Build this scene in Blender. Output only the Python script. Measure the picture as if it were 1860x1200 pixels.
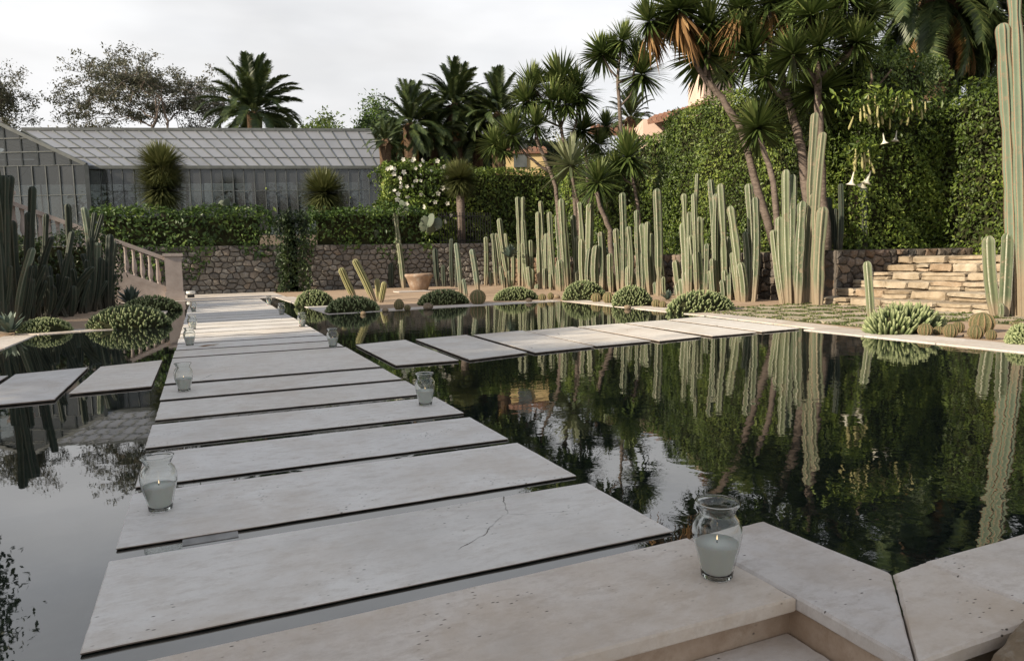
import bpy, math
import numpy as np
from mathutils import Matrix, Vector

for o in list(bpy.data.objects):
    bpy.data.objects.remove(o)
S = bpy.context.scene
C = S.collection
rad = math.radians

# ------------------------------------------------------------------ camera
F, PIT, ROL, YAW, CH = 1293.0, rad(5.683), rad(-1.2), rad(-23.4), 1.15
R0 = Vector((math.cos(YAW), math.sin(YAW), 0))
FH = Vector((-math.sin(YAW), math.cos(YAW), 0))
F0 = FH * math.cos(PIT) + Vector((0, 0, -math.sin(PIT)))
U0 = FH * math.sin(PIT) + Vector((0, 0, math.cos(PIT)))
cr = R0 * math.cos(ROL) + U0 * math.sin(ROL)
cu = -R0 * math.sin(ROL) + U0 * math.cos(ROL)
cam = bpy.data.cameras.new('camera'); camo = bpy.data.objects.new('camera', cam); C.objects.link(camo)
M = Matrix((cr, cu, -F0)).transposed().to_4x4(); M.translation = (0, 0, CH)
camo.matrix_world = M
cam.sensor_width = 36; cam.lens = 36 * F / 1860; cam.clip_start = 0.05; cam.clip_end = 3000
S.camera = camo

# ------------------------------------------------------------------ sky, sun, exposure
SUN_EL, SUN_AZ = rad(26), rad(-97)          # azimuth from +Y towards +X : the sun stands on the -X side
w = bpy.data.worlds.new('World'); S.world = w; w.use_nodes = True
nt = w.node_tree; nt.nodes.clear()
def N(t, **k):
    n = nt.nodes.new(t)
    for a, b in k.items(): setattr(n, a, b)
    return n
out = N('ShaderNodeOutputWorld'); bg = N('ShaderNodeBackground'); bg.inputs[1].default_value = 0.10
sky = N('ShaderNodeTexSky', sky_type='NISHITA', sun_disc=False)
sky.sun_elevation = SUN_EL; sky.sun_rotation = SUN_AZ; sky.air_density = 1.0; sky.dust_density = 2.0
tc = N('ShaderNodeTexCoord'); mp = N('ShaderNodeMapping'); mp.inputs['Scale'].default_value = (1.0, 1.0, 3.2)
nz = N('ShaderNodeTexNoise'); nz.inputs['Scale'].default_value = 1.9; nz.inputs['Detail'].default_value = 5
sep = N('ShaderNodeSeparateXYZ')
mr = N('ShaderNodeMapRange'); mr.inputs[1].default_value = 0.30; mr.inputs[2].default_value = 0.80
mr.inputs[3].default_value = 1.0; mr.inputs[4].default_value = 0.35
mr2 = N('ShaderNodeMapRange'); mr2.inputs[1].default_value = 0.3; mr2.inputs[2].default_value = 0.7
mr2.inputs[3].default_value = -0.16; mr2.inputs[4].default_value = 0.10
add = N('ShaderNodeMath', operation='ADD', use_clamp=True)
mix = N('ShaderNodeMix', data_type='RGBA'); mix.inputs[7].default_value = (7.35, 7.4, 7.5, 1)
nzb = N('ShaderNodeTexNoise'); nzb.inputs['Scale'].default_value = 3.1; nzb.inputs['Detail'].default_value = 4
mrb = N('ShaderNodeMapRange'); mrb.inputs[1].default_value = .35; mrb.inputs[2].default_value = .68; mrb.inputs[3].default_value = .82; mrb.inputs[4].default_value = 1.03
vm = N('ShaderNodeVectorMath', operation='SCALE'); vm.inputs[0].default_value = (7.1, 7.1, 7.15)
L = nt.links.new
L(mp.outputs[0], nzb.inputs[0]); L(nzb.outputs[0], mrb.inputs[0]); L(mrb.outputs[0], vm.inputs['Scale']); L(vm.outputs[0], mix.inputs[7])
L(tc.outputs['Generated'], mp.inputs[0]); L(mp.outputs[0], nz.inputs[0]); L(tc.outputs['Generated'], sep.inputs[0])
L(sep.outputs[2], mr.inputs[0]); L(nz.outputs[0], mr2.inputs[0]); L(mr.outputs[0], add.inputs[0]); L(mr2.outputs[0], add.inputs[1])
L(add.outputs[0], mix.inputs[0]); L(sky.outputs[0], mix.inputs[6]); L(mix.outputs[2], bg.inputs[0]); L(bg.outputs[0], out.inputs[0])

sl = bpy.data.lights.new('sun', 'SUN'); sl.energy = 5.0; sl.angle = rad(1.0); sl.color = (1, 0.87, 0.68)
so = bpy.data.objects.new('sun', sl); C.objects.link(so)
sd = Vector((math.sin(SUN_AZ) * math.cos(SUN_EL), math.cos(SUN_AZ) * math.cos(SUN_EL), math.sin(SUN_EL)))
so.rotation_euler = sd.to_track_quat('Z', 'Y').to_euler(); so.location = (-20, 5, 20)
S.view_settings.view_transform = 'Standard'; S.view_settings.look = 'None'
S.view_settings.exposure = 0.52; S.view_settings.gamma = 1.0; S.view_settings.use_curve_mapping = False
S.cycles.max_bounces = 9; S.cycles.transmission_bounces = 9; S.cycles.diffuse_bounces = 3; S.cycles.glossy_bounces = 4; S.cycles.transparent_max_bounces = 10

# ------------------------------------------------------------------ pixel helpers (photo pixels give directions only)
def ray(px, py):
    dx, dy = (px - 930) / F, -(py - 600) / F
    x = dx * math.cos(ROL) - dy * math.sin(ROL); y = dx * math.sin(ROL) + dy * math.cos(ROL)
    f = math.cos(PIT) + y * math.sin(PIT); u = -math.sin(PIT) + y * math.cos(PIT)
    return np.array([x * math.cos(YAW) - f * math.sin(YAW), x * math.sin(YAW) + f * math.cos(YAW), u]), f
CO = np.array([0, 0, CH])
def G(px, py, z=0.0):
    v, f = ray(px, py); return v * ((z - CH) / v[2]) + CO
def PD(px, py, d):
    v, f = ray(px, py); return v * (d / f) + CO
def AX(px, py, X):
    v, f = ray(px, py); return v * (X / v[0]) + CO
def AY(px, py, Y):
    v, f = ray(px, py); return v * (Y / v[1]) + CO
def depth(p): return float(p[0] * FH.x + p[1] * FH.y)
def m_per_px(p): return depth(p) / F

# ------------------------------------------------------------------ mesh helpers
rng = np.random.default_rng(7)
MATS = {}
def mesh(name, V, polys, mat=None, attrs=None, smooth=False):
    """V (n,3); polys: list of (m,k) int arrays; attrs: {name: (domain, values)}"""
    me = bpy.data.meshes.new(name)
    V = np.asarray(V, np.float32)
    polys = [np.asarray(p, np.int32) for p in polys if len(p)]
    loops = np.concatenate([p.ravel() for p in polys])
    sizes = np.concatenate([np.full(len(p), p.shape[1], np.int32) for p in polys])
    me.vertices.add(len(V)); me.vertices.foreach_set('co', V.ravel())
    me.loops.add(len(loops)); me.loops.foreach_set('vertex_index', loops)
    me.polygons.add(len(sizes))
    st = np.zeros(len(sizes), np.int32); st[1:] = np.cumsum(sizes)[:-1]
    me.polygons.foreach_set('loop_start', st)
    me.polygons.foreach_set('use_smooth', np.full(len(sizes), bool(smooth)))
    for k, (dom, val) in (attrs or {}).items():
        a = me.attributes.new(k, 'FLOAT', dom); a.data.foreach_set('value', np.asarray(val, np.float32))
    me.update(calc_edges=True); me.validate()
    if mat: me.materials.append(MATS[mat])
    return me
def obj(name, me, parent=None, loc=None, rot=None, scale=None):
    o = bpy.data.objects.new(name, me); C.objects.link(o)
    if loc is not None: o.location = Vector([float(q) for q in loc])
    if rot is not None: o.rotation_euler = rot
    if scale is not None: o.scale = (scale,) * 3 if np.isscalar(scale) else scale
    if parent is not None: o.parent = parent
    return o
def tag(o, label=None, cat=None, group=None, kind=None):
    if label: o['label'] = label
    if cat: o['category'] = cat
    if group: o['group'] = group
    if kind: o['kind'] = kind
    return o
def thing(name, label, cat, loc=(0, 0, 0), group=None, rz=0.0):
    o = obj(name, None, None, loc, (0, 0, rz)); o.empty_display_size = 0.1
    return tag(o, label, cat, group)
class MB:
    """collects pieces into one mesh"""
    def __init__(s): s.V = []; s.P = {}; s.n = 0; s.A = {}
    def add(s, V, polys, **at):
        V = np.asarray(V, float)
        for p in polys:
            p = np.asarray(p, int)
            if len(p): s.P.setdefault(p.shape[1], []).append((p + s.n, {k: v for k, v in at.items()}))
        s.V.append(V); s.n += len(V)
    def build(s, name, mat, off=(0, 0, 0), smooth=False):
        V = np.concatenate(s.V) - np.asarray(off, float)
        polys = []; at = {}
        keys = set(k for L_ in s.P.values() for _, a in L_ for k in a)
        for k in s.P: polys.append(np.concatenate([p for p, _ in s.P[k]]))
        attrs = {}
        for key in keys:
            vals = [np.broadcast_to(np.asarray(a.get(key, 0.5), float), (len(p),)) for k in s.P for p, a in s.P[k]]
            attrs[key] = ('FACE', np.concatenate(vals))
        return mesh(name, V, polys, mat, attrs, smooth)
BOXF = np.array([[0, 3, 2, 1], [4, 5, 6, 7], [0, 1, 5, 4], [1, 2, 6, 5], [2, 3, 7, 6], [3, 0, 4, 7]])
def box(x0, x1, y0, y1, z0, z1):
    return np.array([[x0, y0, z0], [x1, y0, z0], [x1, y1, z0], [x0, y1, z0], [x0, y0, z1], [x1, y0, z1], [x1, y1, z1], [x0, y1, z1]], float), [BOXF]
def bar(a, b, wd, up=(0, 0, 1), ht=None):
    a = np.array(a, float); b = np.array(b, float); d = b - a; d /= np.linalg.norm(d)
    s = np.cross(d, up); s /= np.linalg.norm(s) + 1e-9; u = np.cross(s, d); h = (ht or wd) / 2; wd = wd / 2
    V = np.array([a - s * wd - u * h, a + s * wd - u * h, b + s * wd - u * h, b - s * wd - u * h,
                  a - s * wd + u * h, a + s * wd + u * h, b + s * wd + u * h, b - s * wd + u * h])
    return V, [BOXF]
def quadslab(q, th):
    """thin box from 4 corner points (counter-clockwise seen from outside), extruded inwards"""
    q = np.array(q, float); n = np.cross(q[1] - q[0], q[3] - q[0]); n /= np.linalg.norm(n)
    return np.concatenate([q - n * th, q]), [BOXF]
def tube(pts, rads, n=7, cap=True, wob=0.0):
    pts = np.array(pts, float); m = len(pts); V = []; up = np.array([0.31, 0.17, 0.93])
    for i in range(m):
        d = pts[min(i + 1, m - 1)] - pts[max(i - 1, 0)]; d /= np.linalg.norm(d) + 1e-9
        s = np.cross(d, up if abs(d @ up) < 0.95 else np.array([1., 0, 0])); s /= np.linalg.norm(s); t = np.cross(d, s)
        a = np.arange(n) * 2 * math.pi / n
        r = rads[i] * (1 + (rng.uniform(-wob, wob, n) if wob else 0))
        V.append(pts[i] + np.outer(np.cos(a) * r, s) + np.outer(np.sin(a) * r, t))
    V = np.concatenate(V)
    i = np.arange(m - 1)[:, None] * n; j = np.arange(n)[None]; k = (j + 1) % n
    q = np.stack([i + j, i + k, i + n + k, i + n + j], -1).reshape(-1, 4)
    P = [q]
    if cap: P.append(np.array([list(range(n))[::-1], [(m - 1) * n + x for x in range(n)]]))
    return V, P
def lathe(prof, n=32, close=True):
    prof = np.array(prof, float); m = len(prof); a = np.arange(n) * 2 * math.pi / n
    V = np.stack([np.outer(prof[:, 0], np.cos(a)), np.outer(prof[:, 0], np.sin(a)), np.repeat(prof[:, 1:2], n, 1)], -1).reshape(-1, 3)
    i = np.arange(m - 1)[:, None] * n; j = np.arange(n)[None]; k = (j + 1) % n
    q = np.stack([i + j, i + k, i + n + k, i + n + j], -1).reshape(-1, 4)
    P = [q]
    if close: P.append(np.array([list(range(n))[::-1], [(m - 1) * n + x for x in range(n)]]))
    return V, P
def unit(v): return v / (np.linalg.norm(v, axis=-1, keepdims=True) + 1e-9)
def leaf_quads(P, Nrm, size, asp=0.45, droop=0.0, r=rng):
    """kite-shaped leaves at points P facing roughly Nrm"""
    n = len(P); d = r.normal(size=(n, 3)); d[:, 2] -= droop
    d = unit(d - Nrm * np.sum(d * Nrm, 1, keepdims=True)); s = np.cross(Nrm, d)
    Ls = (size * r.uniform(0.6, 1.35, n))[:, None]; Ws = Ls * asp
    V = np.stack([P - d * Ls * .5, P + s * Ws * .5 + d * Ls * .02, P + d * Ls * .5 - Nrm * Ls * .12, P - s * Ws * .5 + d * Ls * .02], 1).reshape(-1, 3)
    return V, np.arange(4 * n).reshape(n, 4)
def leaf_mesh(name, P, Nrm, size, mat, asp=0.45, off=(0, 0, 0), droop=0.0, rnd=None, r=rng):
    V, Q = leaf_quads(P, Nrm, size, asp, droop, r)
    if rnd is None: rnd = r.random(len(P))
    return mesh(name, V - np.asarray(off), [Q], mat, {'rnd': ('FACE', rnd)})
_w = rng.normal(size=(8, 3)); _ph = rng.uniform(0, 6.28, 8)
def lump(P, fr=1.0):
    """smooth pseudo-noise in about -1..1"""
    return np.sin(P @ (_w.T * fr) + _ph).sum(1) / 3.2
def rockbox(sx, sy, sz, jit, r=rng, rnd=0.16):
    g = np.array([-1, -1 + 2 * rnd, 1 - 2 * rnd, 1.0]); idx = {}; V = []; Q = []
    def vid(i, j, k):
        if (i, j, k) not in idx:
            p = np.array([g[i], g[j], g[k]]); e = np.sum(np.abs(p) > .99)
            p = p * (1 - (0.0, 0, 0.045, 0.09)[e] * 1.0)
            idx[(i, j, k)] = len(V); V.append(p)
        return idx[(i, j, k)]
    for ax in range(3):
        for sgn in (0, 3):
            for a in range(3):
                for b in range(3):
                    c = []
                    for da, db in ((0, 0), (1, 0), (1, 1), (0, 1)):
                        t = [0, 0, 0]; t[ax] = sgn; t[(ax + 1) % 3] = a + da; t[(ax + 2) % 3] = b + db; c.append(vid(*t))
                    Q.append(c if sgn == 3 else c[::-1])
    V = np.array(V) * [sx / 2, sy / 2, sz / 2]
    V += r.uniform(-jit, jit, V.shape)
    return V, [np.array(Q)]

# ------------------------------------------------------------------ materials
class NT:
    def __init__(s, name):
        s.m = bpy.data.materials.new(name); s.m.use_nodes = True; s.t = s.m.node_tree; s.t.nodes.clear(); MATS[name] = s.m
        s.o = s.n('ShaderNodeOutputMaterial')
    def n(s, t, **k):
        x = s.t.nodes.new(t)
        for a, b in k.items():
            if a.startswith('i_'):
                key = a[2:]; x.inputs[int(key) if key.isdigit() else key.replace('_', ' ')].default_value = b
            else: setattr(x, a, b)
        return x
    def l(s, a, b): s.t.links.new(a, b)
    def ramp(s, fac, stops):
        r = s.n('ShaderNodeValToRGB'); e = r.color_ramp.elements
        while len(e) < len(stops): e.new(0.5)
        for x, (p, c) in zip(e, stops): x.position = p; x.color = (*c, 1)
        s.l(fac, r.inputs[0]); return r.outputs[0]
    def mix(s, fac, a, b, mode='MIX'):
        m = s.n('ShaderNodeMix', data_type='RGBA', blend_type=mode)
        for i, v in ((0, fac), (6, a), (7, b)):
            if hasattr(v, 'links') or hasattr(v, 'is_linked'): s.l(v, m.inputs[i])
            else: m.inputs[i].default_value = v if i == 0 else (*v, 1)
        return m.outputs[2]
    def noise(s, vec, scale, detail=4, rough=0.55, dist=0.0):
        x = s.n('ShaderNodeTexNoise'); x.inputs['Scale'].default_value = scale; x.inputs['Detail'].default_value = detail
        x.inputs['Roughness'].default_value = rough; x.inputs['Distortion'].default_value = dist
        if vec is not None: s.l(vec, x.inputs['Vector'])
        return x.outputs['Fac']
    def rng(s, v, a, b, c=0.0, d=1.0):
        x = s.n('ShaderNodeMapRange'); s.l(v, x.inputs[0])
        for i, q in enumerate((a, b, c, d)): x.inputs[i + 1].default_value = q
        return x.outputs[0]
    def math(s, op, a, b=0.0):
        x = s.n('ShaderNodeMath', operation=op)
        for i, v in enumerate((a, b)):
            if hasattr(v, 'is_linked'): s.l(v, x.inputs[i])
            else: x.inputs[i].default_value = v
        return x.outputs[0]
    def coords(s, shift=True, scale=(1, 1, 1)):
        tc = s.n('ShaderNodeTexCoord'); mp = s.n('ShaderNodeMapping'); mp.inputs['Scale'].default_value = scale
        s.l(tc.outputs['Object'], mp.inputs[0])
        if shift:
            oi = s.n('ShaderNodeObjectInfo'); cx = s.n('ShaderNodeCombineXYZ')
            a = s.math('MULTIPLY', oi.outputs['Random'], 37.0); b = s.math('MULTIPLY', oi.outputs['Random'], 91.0)
            s.l(a, cx.inputs[0]); s.l(b, cx.inputs[1]); s.l(cx.outputs[0], mp.inputs['Location'])
        return mp.outputs[0]
    def rand(s): return s.n('ShaderNodeObjectInfo').outputs['Random']
    def attr(s, name): return s.n('ShaderNodeAttribute', attribute_name=name).outputs['Fac']
    def bsdf(s, col, rough=0.6, spec=0.4, bump=None, bs=0.3, bd=0.01, **k):
        p = s.n('ShaderNodeBsdfPrincipled')
        if hasattr(col, 'is_linked'): s.l(col, p.inputs['Base Color'])
        else: p.inputs['Base Color'].default_value = (*col, 1)
        if hasattr(rough, 'is_linked'): s.l(rough, p.inputs['Roughness'])
        else: p.inputs['Roughness'].default_value = rough
        p.inputs['Specular IOR Level'].default_value = spec
        for a, b in k.items(): p.inputs[a.replace('_', ' ')].default_value = b
        if bump is not None:
            q = s.n('ShaderNodeBump'); q.inputs['Strength'].default_value = bs; q.inputs['Distance'].default_value = bd
            s.l(bump, q.inputs['Height']); s.l(q.outputs[0], p.inputs['Normal'])
        return p.outputs[0]
    def end(s, sh): s.l(sh, s.o.inputs[0])

def mat_travertine(name, a, b, c, dirt):
    t = NT(name); v = t.coords(); vs = t.coords(scale=(0.8, 1.7, 1))
    n1 = t.noise(v, 2.6, 9, .70, .1); n2 = t.noise(vs, 9, 10, .78, .15); n3 = t.noise(v, 60, 6, .8)
    col = t.ramp(t.rng(n1, .28, .72), [(0, a), (.5, b), (1, c)])
    col = t.mix(t.rng(n2, .48, .70), col, tuple(x * y for x, y in zip(a, (.84, .80, .76))))
    col = t.mix(t.math('MULTIPLY', t.rng(n3, .5, .75), .35), col, tuple(x * .7 for x in b))
    dn = t.noise(v, 1.2, 9, .72, .2); col = t.mix(t.math('MULTIPLY', t.rng(dn, .47, .66), .75), col, dirt)
    sn = t.noise(v, .55, 8, .7, .3); col = t.mix(t.math('MULTIPLY', t.rng(sn, .50, .68), .45), col, tuple(x * .72 for x in a))
    # pits of the travertine : small elongated holes in patches
    vo = t.n('ShaderNodeTexVoronoi', feature='F1'); vo.inputs['Scale'].default_value = 26; t.l(vs, vo.inputs['Vector'])
    pm = t.noise(v, 2.6, 3); pit = t.math('MULTIPLY', t.rng(vo.outputs['Distance'], .17, .08), t.rng(pm, .52, .60))
    # hairline cracks
    ck = t.n('ShaderNodeTexVoronoi', feature='DISTANCE_TO_EDGE'); ck.inputs['Scale'].default_value = .62
    wv = t.n('ShaderNodeMix', data_type='RGBA'); wv.inputs[0].default_value = .12
    wn = t.n('ShaderNodeTexNoise'); wn.inputs['Scale'].default_value = 5; wn.inputs['Detail'].default_value = 5; t.l(v, wn.inputs['Vector'])
    t.l(v, wv.inputs[6]); t.l(wn.outputs['Color'], wv.inputs[7]); t.l(wv.outputs[2], ck.inputs['Vector'])
    cm = t.noise(v, 1.1, 3); crack = t.math('MULTIPLY', t.rng(ck.outputs['Distance'], .0024, .0006), t.rng(cm, .60, .64))
    hole = t.math('MAXIMUM', pit, crack)
    col = t.mix(hole, col, (.09, .075, .06))
    rr = t.rand(); tint = t.ramp(rr, [(0, (.92, .92, .93)), (.4, (1.03, 1.03, 1.03)), (.7, (1, .985, .96)), (1, (1.04, 1.01, .97))])
    col = t.mix(1.0, col, tint, 'MULTIPLY')
    h = t.math('SUBTRACT', t.math('ADD', t.math('MULTIPLY', n3, .3), t.math('MULTIPLY', n2, .5)), hole)
    t.end(t.bsdf(col, t.rng(n2, .3, .7, .50, .72), .35, h, .6, .004))
mat_travertine('travertine', (.63, .60, .56), (.70, .67, .63), (.745, .72, .68), (.55, .485, .415))
mat_travertine('travertine_warm', (.53, .48, .43), (.61, .56, .51), (.66, .61, .56), (.46, .37, .28))

mat_travertine('travertine_stained', (.36, .27, .20), (.45, .35, .27), (.50, .42, .34), (.28, .19, .12))
t = NT('concrete'); v = t.coords(); t.end(t.bsdf(t.ramp(t.noise(v, 8, 6), [(.3, (.20, .195, .185)), (.7, (.33, .32, .30))]), .9))
t = NT('slab_edge'); v = t.coords(); t.end(t.bsdf(t.ramp(t.noise(v, 9, 5), [(.3, (.10, .075, .06)), (.7, (.24, .19, .15))]), .7))
t = NT('water')
v = t.coords(False); v2 = t.coords(False, (1, 1, 1))
big = t.noise(v, .35, 2); n1 = t.noise(v, 4.5, 2, .5, .3); n2 = t.noise(v, 16, 2, .5)
gx = t.n('ShaderNodeSeparateXYZ'); t.l(v, gx.inputs[0])
amt = t.rng(gx.outputs[0], .5, 3.0, .22, 1.0)
h = t.math('MULTIPLY', t.math('ADD', n1, t.math('MULTIPLY', n2, .22)), t.math('MULTIPLY', amt, t.rng(big, .3, .7, .45, 1.0)))
sed = t.noise(v, 30, 3)
p = t.bsdf(t.ramp(sed, [(.45, (.006, .009, .008)), (.75, (.020, .024, .020))]), .015, .5, h, .15, .012, IOR=2.5)
t.end(p)
t = NT('sand'); v = t.coords(False)
col = t.ramp(t.noise(v, .8, 5), [(.3, (.34, .245, .17)), (.7, (.43, .325, .235))])
col = t.mix(t.rng(t.noise(v, 45, 3), .55, .75), col, (.24, .165, .11))
t.end(t.bsdf(col, .95, .1, t.noise(v, 60, 4), .6, .012))
t = NT('soil'); v = t.coords(False)
t.end(t.bsdf(t.ramp(t.noise(v, 3, 6), [(.3, (.07, .06, .035)), (.5, (.07, .09, .035)), (.7, (.16, .12, .08))]), .95, .1, t.noise(v, 30, 4), .6, .02))
def mat_leaf(name, c0, c1, c2, rough=.45, trans=.25, spec=.35):
    t = NT(name); a = t.attr('rnd')
    col = t.ramp(a, [(0, c0), (.55, c1), (1, c2)])
    hv = t.n('ShaderNodeHueSaturation'); t.l(col, hv.inputs['Color'])
    t.l(t.rng(t.rand(), 0, 1, .82, 1.18), hv.inputs['Value'])
    b = t.bsdf(hv.outputs[0], rough, spec); tr = t.n('ShaderNodeBsdfTranslucent'); t.l(hv.outputs[0], tr.inputs[0])
    m = t.n('ShaderNodeMixShader'); m.inputs[0].default_value = trans; t.l(b, m.inputs[1]); t.l(tr.outputs[0], m.inputs[2]); t.end(m.outputs[0])
mat_leaf('hedge_leaf', (.035, .060, .012), (.11, .165, .026), (.28, .34, .07))
mat_leaf('ivy_leaf', (.028, .055, .014), (.075, .13, .028), (.17, .235, .05))
mat_leaf('dark_leaf', (.012, .024, .010), (.030, .052, .018), (.07, .10, .03))
mat_leaf('yucca_leaf', (.035, .055, .016), (.095, .135, .036), (.26, .29, .10), .4, .15)
mat_leaf('pale_yucca_leaf', (.10, .13, .07), (.22, .25, .13), (.42, .43, .28), .4, .15)
mat_leaf('blue_leaf', (.05, .075, .06), (.11, .15, .12), (.22, .26, .21), .5, .05)
mat_leaf('rostrata_leaf', (.055, .065, .022), (.115, .13, .045), (.22, .22, .09), .5, .15)
mat_leaf('palm_leaf', (.025, .042, .016), (.060, .088, .03), (.15, .17, .06), .42, .2)
mat_leaf('dead_leaf', (.13, .075, .035), (.26, .15, .065), (.42, .27, .13), .8, .2, .1)
mat_leaf('euca_leaf', (.055, .06, .04), (.10, .105, .068), (.18, .165, .12), .6, .2)
mat_leaf('petal', (.50, .46, .22), (.72, .68, .54), (.80, .78, .70), .6, .35, .2)
mat_leaf('grass_leaf', (.04, .065, .015), (.09, .12, .03), (.17, .18, .06))
t = NT('dark_filler'); v = t.coords(); t.end(t.bsdf(t.ramp(t.noise(v, 2.5, 5), [(.3, (.016, .018, .009)), (.7, (.040, .042, .018))]), .9, .1))  # near-black fill standing for the shade inside hedges and crowns
t = NT('bark'); v = t.coords(True, (1, 1, .25)); n = t.noise(v, 14, 6, .65)
t.end(t.bsdf(t.ramp(n, [(.3, (.07, .055, .042)), (.7, (.24, .19, .15))]), .9, .15, n, .8, .03))
t = NT('pale_bark'); v = t.coords(True, (1, 1, 3)); n = t.noise(v, 6, 6, .65)
t.end(t.bsdf(t.ramp(n, [(.3, (.085, .065, .055)), (.7, (.23, .185, .155))]), .9, .15, n, .8, .03))
t = NT('palm_bark'); v = t.coords(True, (1, 1, 2)); n = t.noise(v, 7, 6, .65)
t.end(t.bsdf(t.ramp(n, [(.3, (.055, .036, .024)), (.7, (.16, .105, .065))]), .9, .15, n, .9, .05))
def mat_cactus(name, g0, g1, crest, cork_c=(.27, .21, .145)):
    t = NT(name); v = t.coords(); rib = t.attr('rib'); hh = t.attr('age')
    n1 = t.noise(v, 2.2, 5, .6); n2 = t.noise(v, 26, 3, .6)
    col = t.ramp(t.math('ADD', t.math('MULTIPLY', n1, .5), t.math('MULTIPLY', t.rand(), .5)), [(.22, g0), (.75, g1)])
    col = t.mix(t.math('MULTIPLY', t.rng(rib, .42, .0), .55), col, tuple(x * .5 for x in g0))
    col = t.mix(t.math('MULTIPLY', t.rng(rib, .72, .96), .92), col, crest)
    cork = t.math('MULTIPLY', t.rng(t.math('ADD', hh, t.math('MULTIPLY', n1, .7)), .62, 1.05), .85)
    col = t.mix(cork, col, cork_c)
    n4 = t.noise(v, 5.5, 6, .7); scar = t.rng(t.math('ADD', t.math('MULTIPLY', n2, .5), n4), .80, .92); col = t.mix(t.math('MULTIPLY', scar, .75), col, tuple(x * .88 for x in cork_c))
    n5 = t.noise(v, 60, 2); col = t.mix(t.math('MULTIPLY', t.math('MULTIPLY', t.rng(rib, .8, .97), t.rng(n5, .5, .6)), .7), col, (.13, .10, .07))
    t.end(t.bsdf(col, .62, .3, n2, .25, .006))
mat_cactus('cactus', (.062, .085, .045), (.165, .190, .105), (.50, .49, .39))
mat_cactus('blue_cactus', (.085, .115, .075), (.155, .195, .140), (.36, .37, .29))
mat_cactus('gold_cactus', (.14, .145, .05), (.25, .245, .10), (.52, .46, .28))
mat_cactus('shaded_cactus', (.018, .028, .019), (.040, .056, .038), (.09, .095, .07), (.06, .055, .042))  # cactus colours darkened to hold the shade of thicket and back wall
mat_cactus('scarred_cactus', (.085, .10, .06), (.19, .205, .125), (.40, .31, .22))
mat_cactus('giant_cactus', (.125, .165, .115), (.24, .29, .20), (.36, .20, .12))
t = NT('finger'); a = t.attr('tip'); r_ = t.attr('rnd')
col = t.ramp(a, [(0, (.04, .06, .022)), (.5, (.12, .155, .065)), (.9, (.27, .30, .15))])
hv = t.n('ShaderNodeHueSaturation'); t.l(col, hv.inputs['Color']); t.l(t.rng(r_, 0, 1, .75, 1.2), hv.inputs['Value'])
t.end(t.bsdf(hv.outputs[0], .65, .25))
t = NT('barrel'); rib = t.attr('rib'); v = t.coords(); n = t.noise(v, 30, 3)
col = t.mix(t.rng(rib, .55, .95), (.09, .11, .04), (.38, .24, .13)); col = t.mix(t.rng(n, .45, .7), col, (.42, .32, .20))
t.end(t.bsdf(col, .8, .2, n, .8, .03))
def mat_stone(name, stops, bs=.9):
    t = NT(name); v = t.coords(); rr = t.rand(); col = t.ramp(rr, stops)
    n = t.noise(v, 5, 7, .65); n2 = t.noise(v, 28, 5, .6)
    col = t.mix(t.rng(n, .35, .7), col, t.mix(1.0, col, (.55, .52, .48), 'MULTIPLY'))
    col = t.mix(t.math('MULTIPLY', t.rng(n2, .5, .72), .4), col, (.36, .33, .28))
    t.end(t.bsdf(col, .92, .15, t.math('ADD', n, t.math('MULTIPLY', n2, .4)), bs, .025))
mat_stone('rubble', [(0, (.075, .062, .054)), (.25, (.125, .105, .09)), (.45, (.19, .155, .125)), (.62, (.11, .105, .10)), (.78, (.22, .145, .095)), (.9, (.24, .20, .165)), (1, (.15, .105, .09))])
mat_stone('rubble_grey', [(0, (.15, .14, .13)), (.25, (.22, .205, .185)), (.45, (.30, .28, .25)), (.62, (.20, .20, .195)), (.78, (.27, .22, .175)), (.9, (.36, .34, .31)), (1, (.24, .21, .185))])
mat_stone('step_stone', [(0, (.33, .26, .18)), (.35, (.43, .355, .26)), (.7, (.50, .43, .33)), (1, (.38, .28, .19))])
mat_stone('flag', [(0, (.40, .35, .255)), (.5, (.47, .415, .31)), (1, (.43, .34, .26))], .4)
mat_stone('rock', [(0, (.24, .19, .14)), (1, (.36, .27, .17))])
t = NT('mortar'); v = t.coords(); t.end(t.bsdf(t.ramp(t.noise(v, 6, 6), [(.3, (.06, .052, .045)), (.7, (.13, .115, .10))]), .95, .1))
t = NT('plaster_stone'); v = t.coords(); n = t.noise(v, 3, 7, .65)
t.end(t.bsdf(t.ramp(n, [(.3, (.34, .285, .255)), (.7, (.47, .405, .365))]), .9, .2, t.noise(v, 40, 4), .4, .006))
t = NT('pink_wall'); v = t.coords(); t.end(t.bsdf(t.ramp(t.noise(v, 1.2, 6), [(.3, (.60, .44, .36)), (.7, (.68, .52, .43))]), .9, .1))
t = NT('yellow_wall'); v = t.coords(); t.end(t.bsdf(t.ramp(t.noise(v, 1.2, 6), [(.3, (.50, .36, .17)), (.7, (.58, .44, .24))]), .9, .1))
t = NT('terracotta'); v = t.coords(); n = t.noise(v, 5, 6, .6)
t.end(t.bsdf(t.ramp(n, [(.25, (.20, .15, .115)), (.5, (.29, .20, .14)), (.75, (.40, .35, .30))]), .85, .2, t.noise(v, 30, 4), .5, .01))
t = NT('roof_tile'); v = t.coords(); a = t.attr('rnd')
t.end(t.bsdf(t.mix(t.rng(t.noise(v, 4, 5), .35, .7), t.ramp(a, [(0, (.22, .10, .07)), (1, (.44, .25, .18))]), (.25, .17, .13)), .9, .1))
t = NT('iron'); t.end(t.bsdf((.03, .03, .03), .6, .3))
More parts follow.
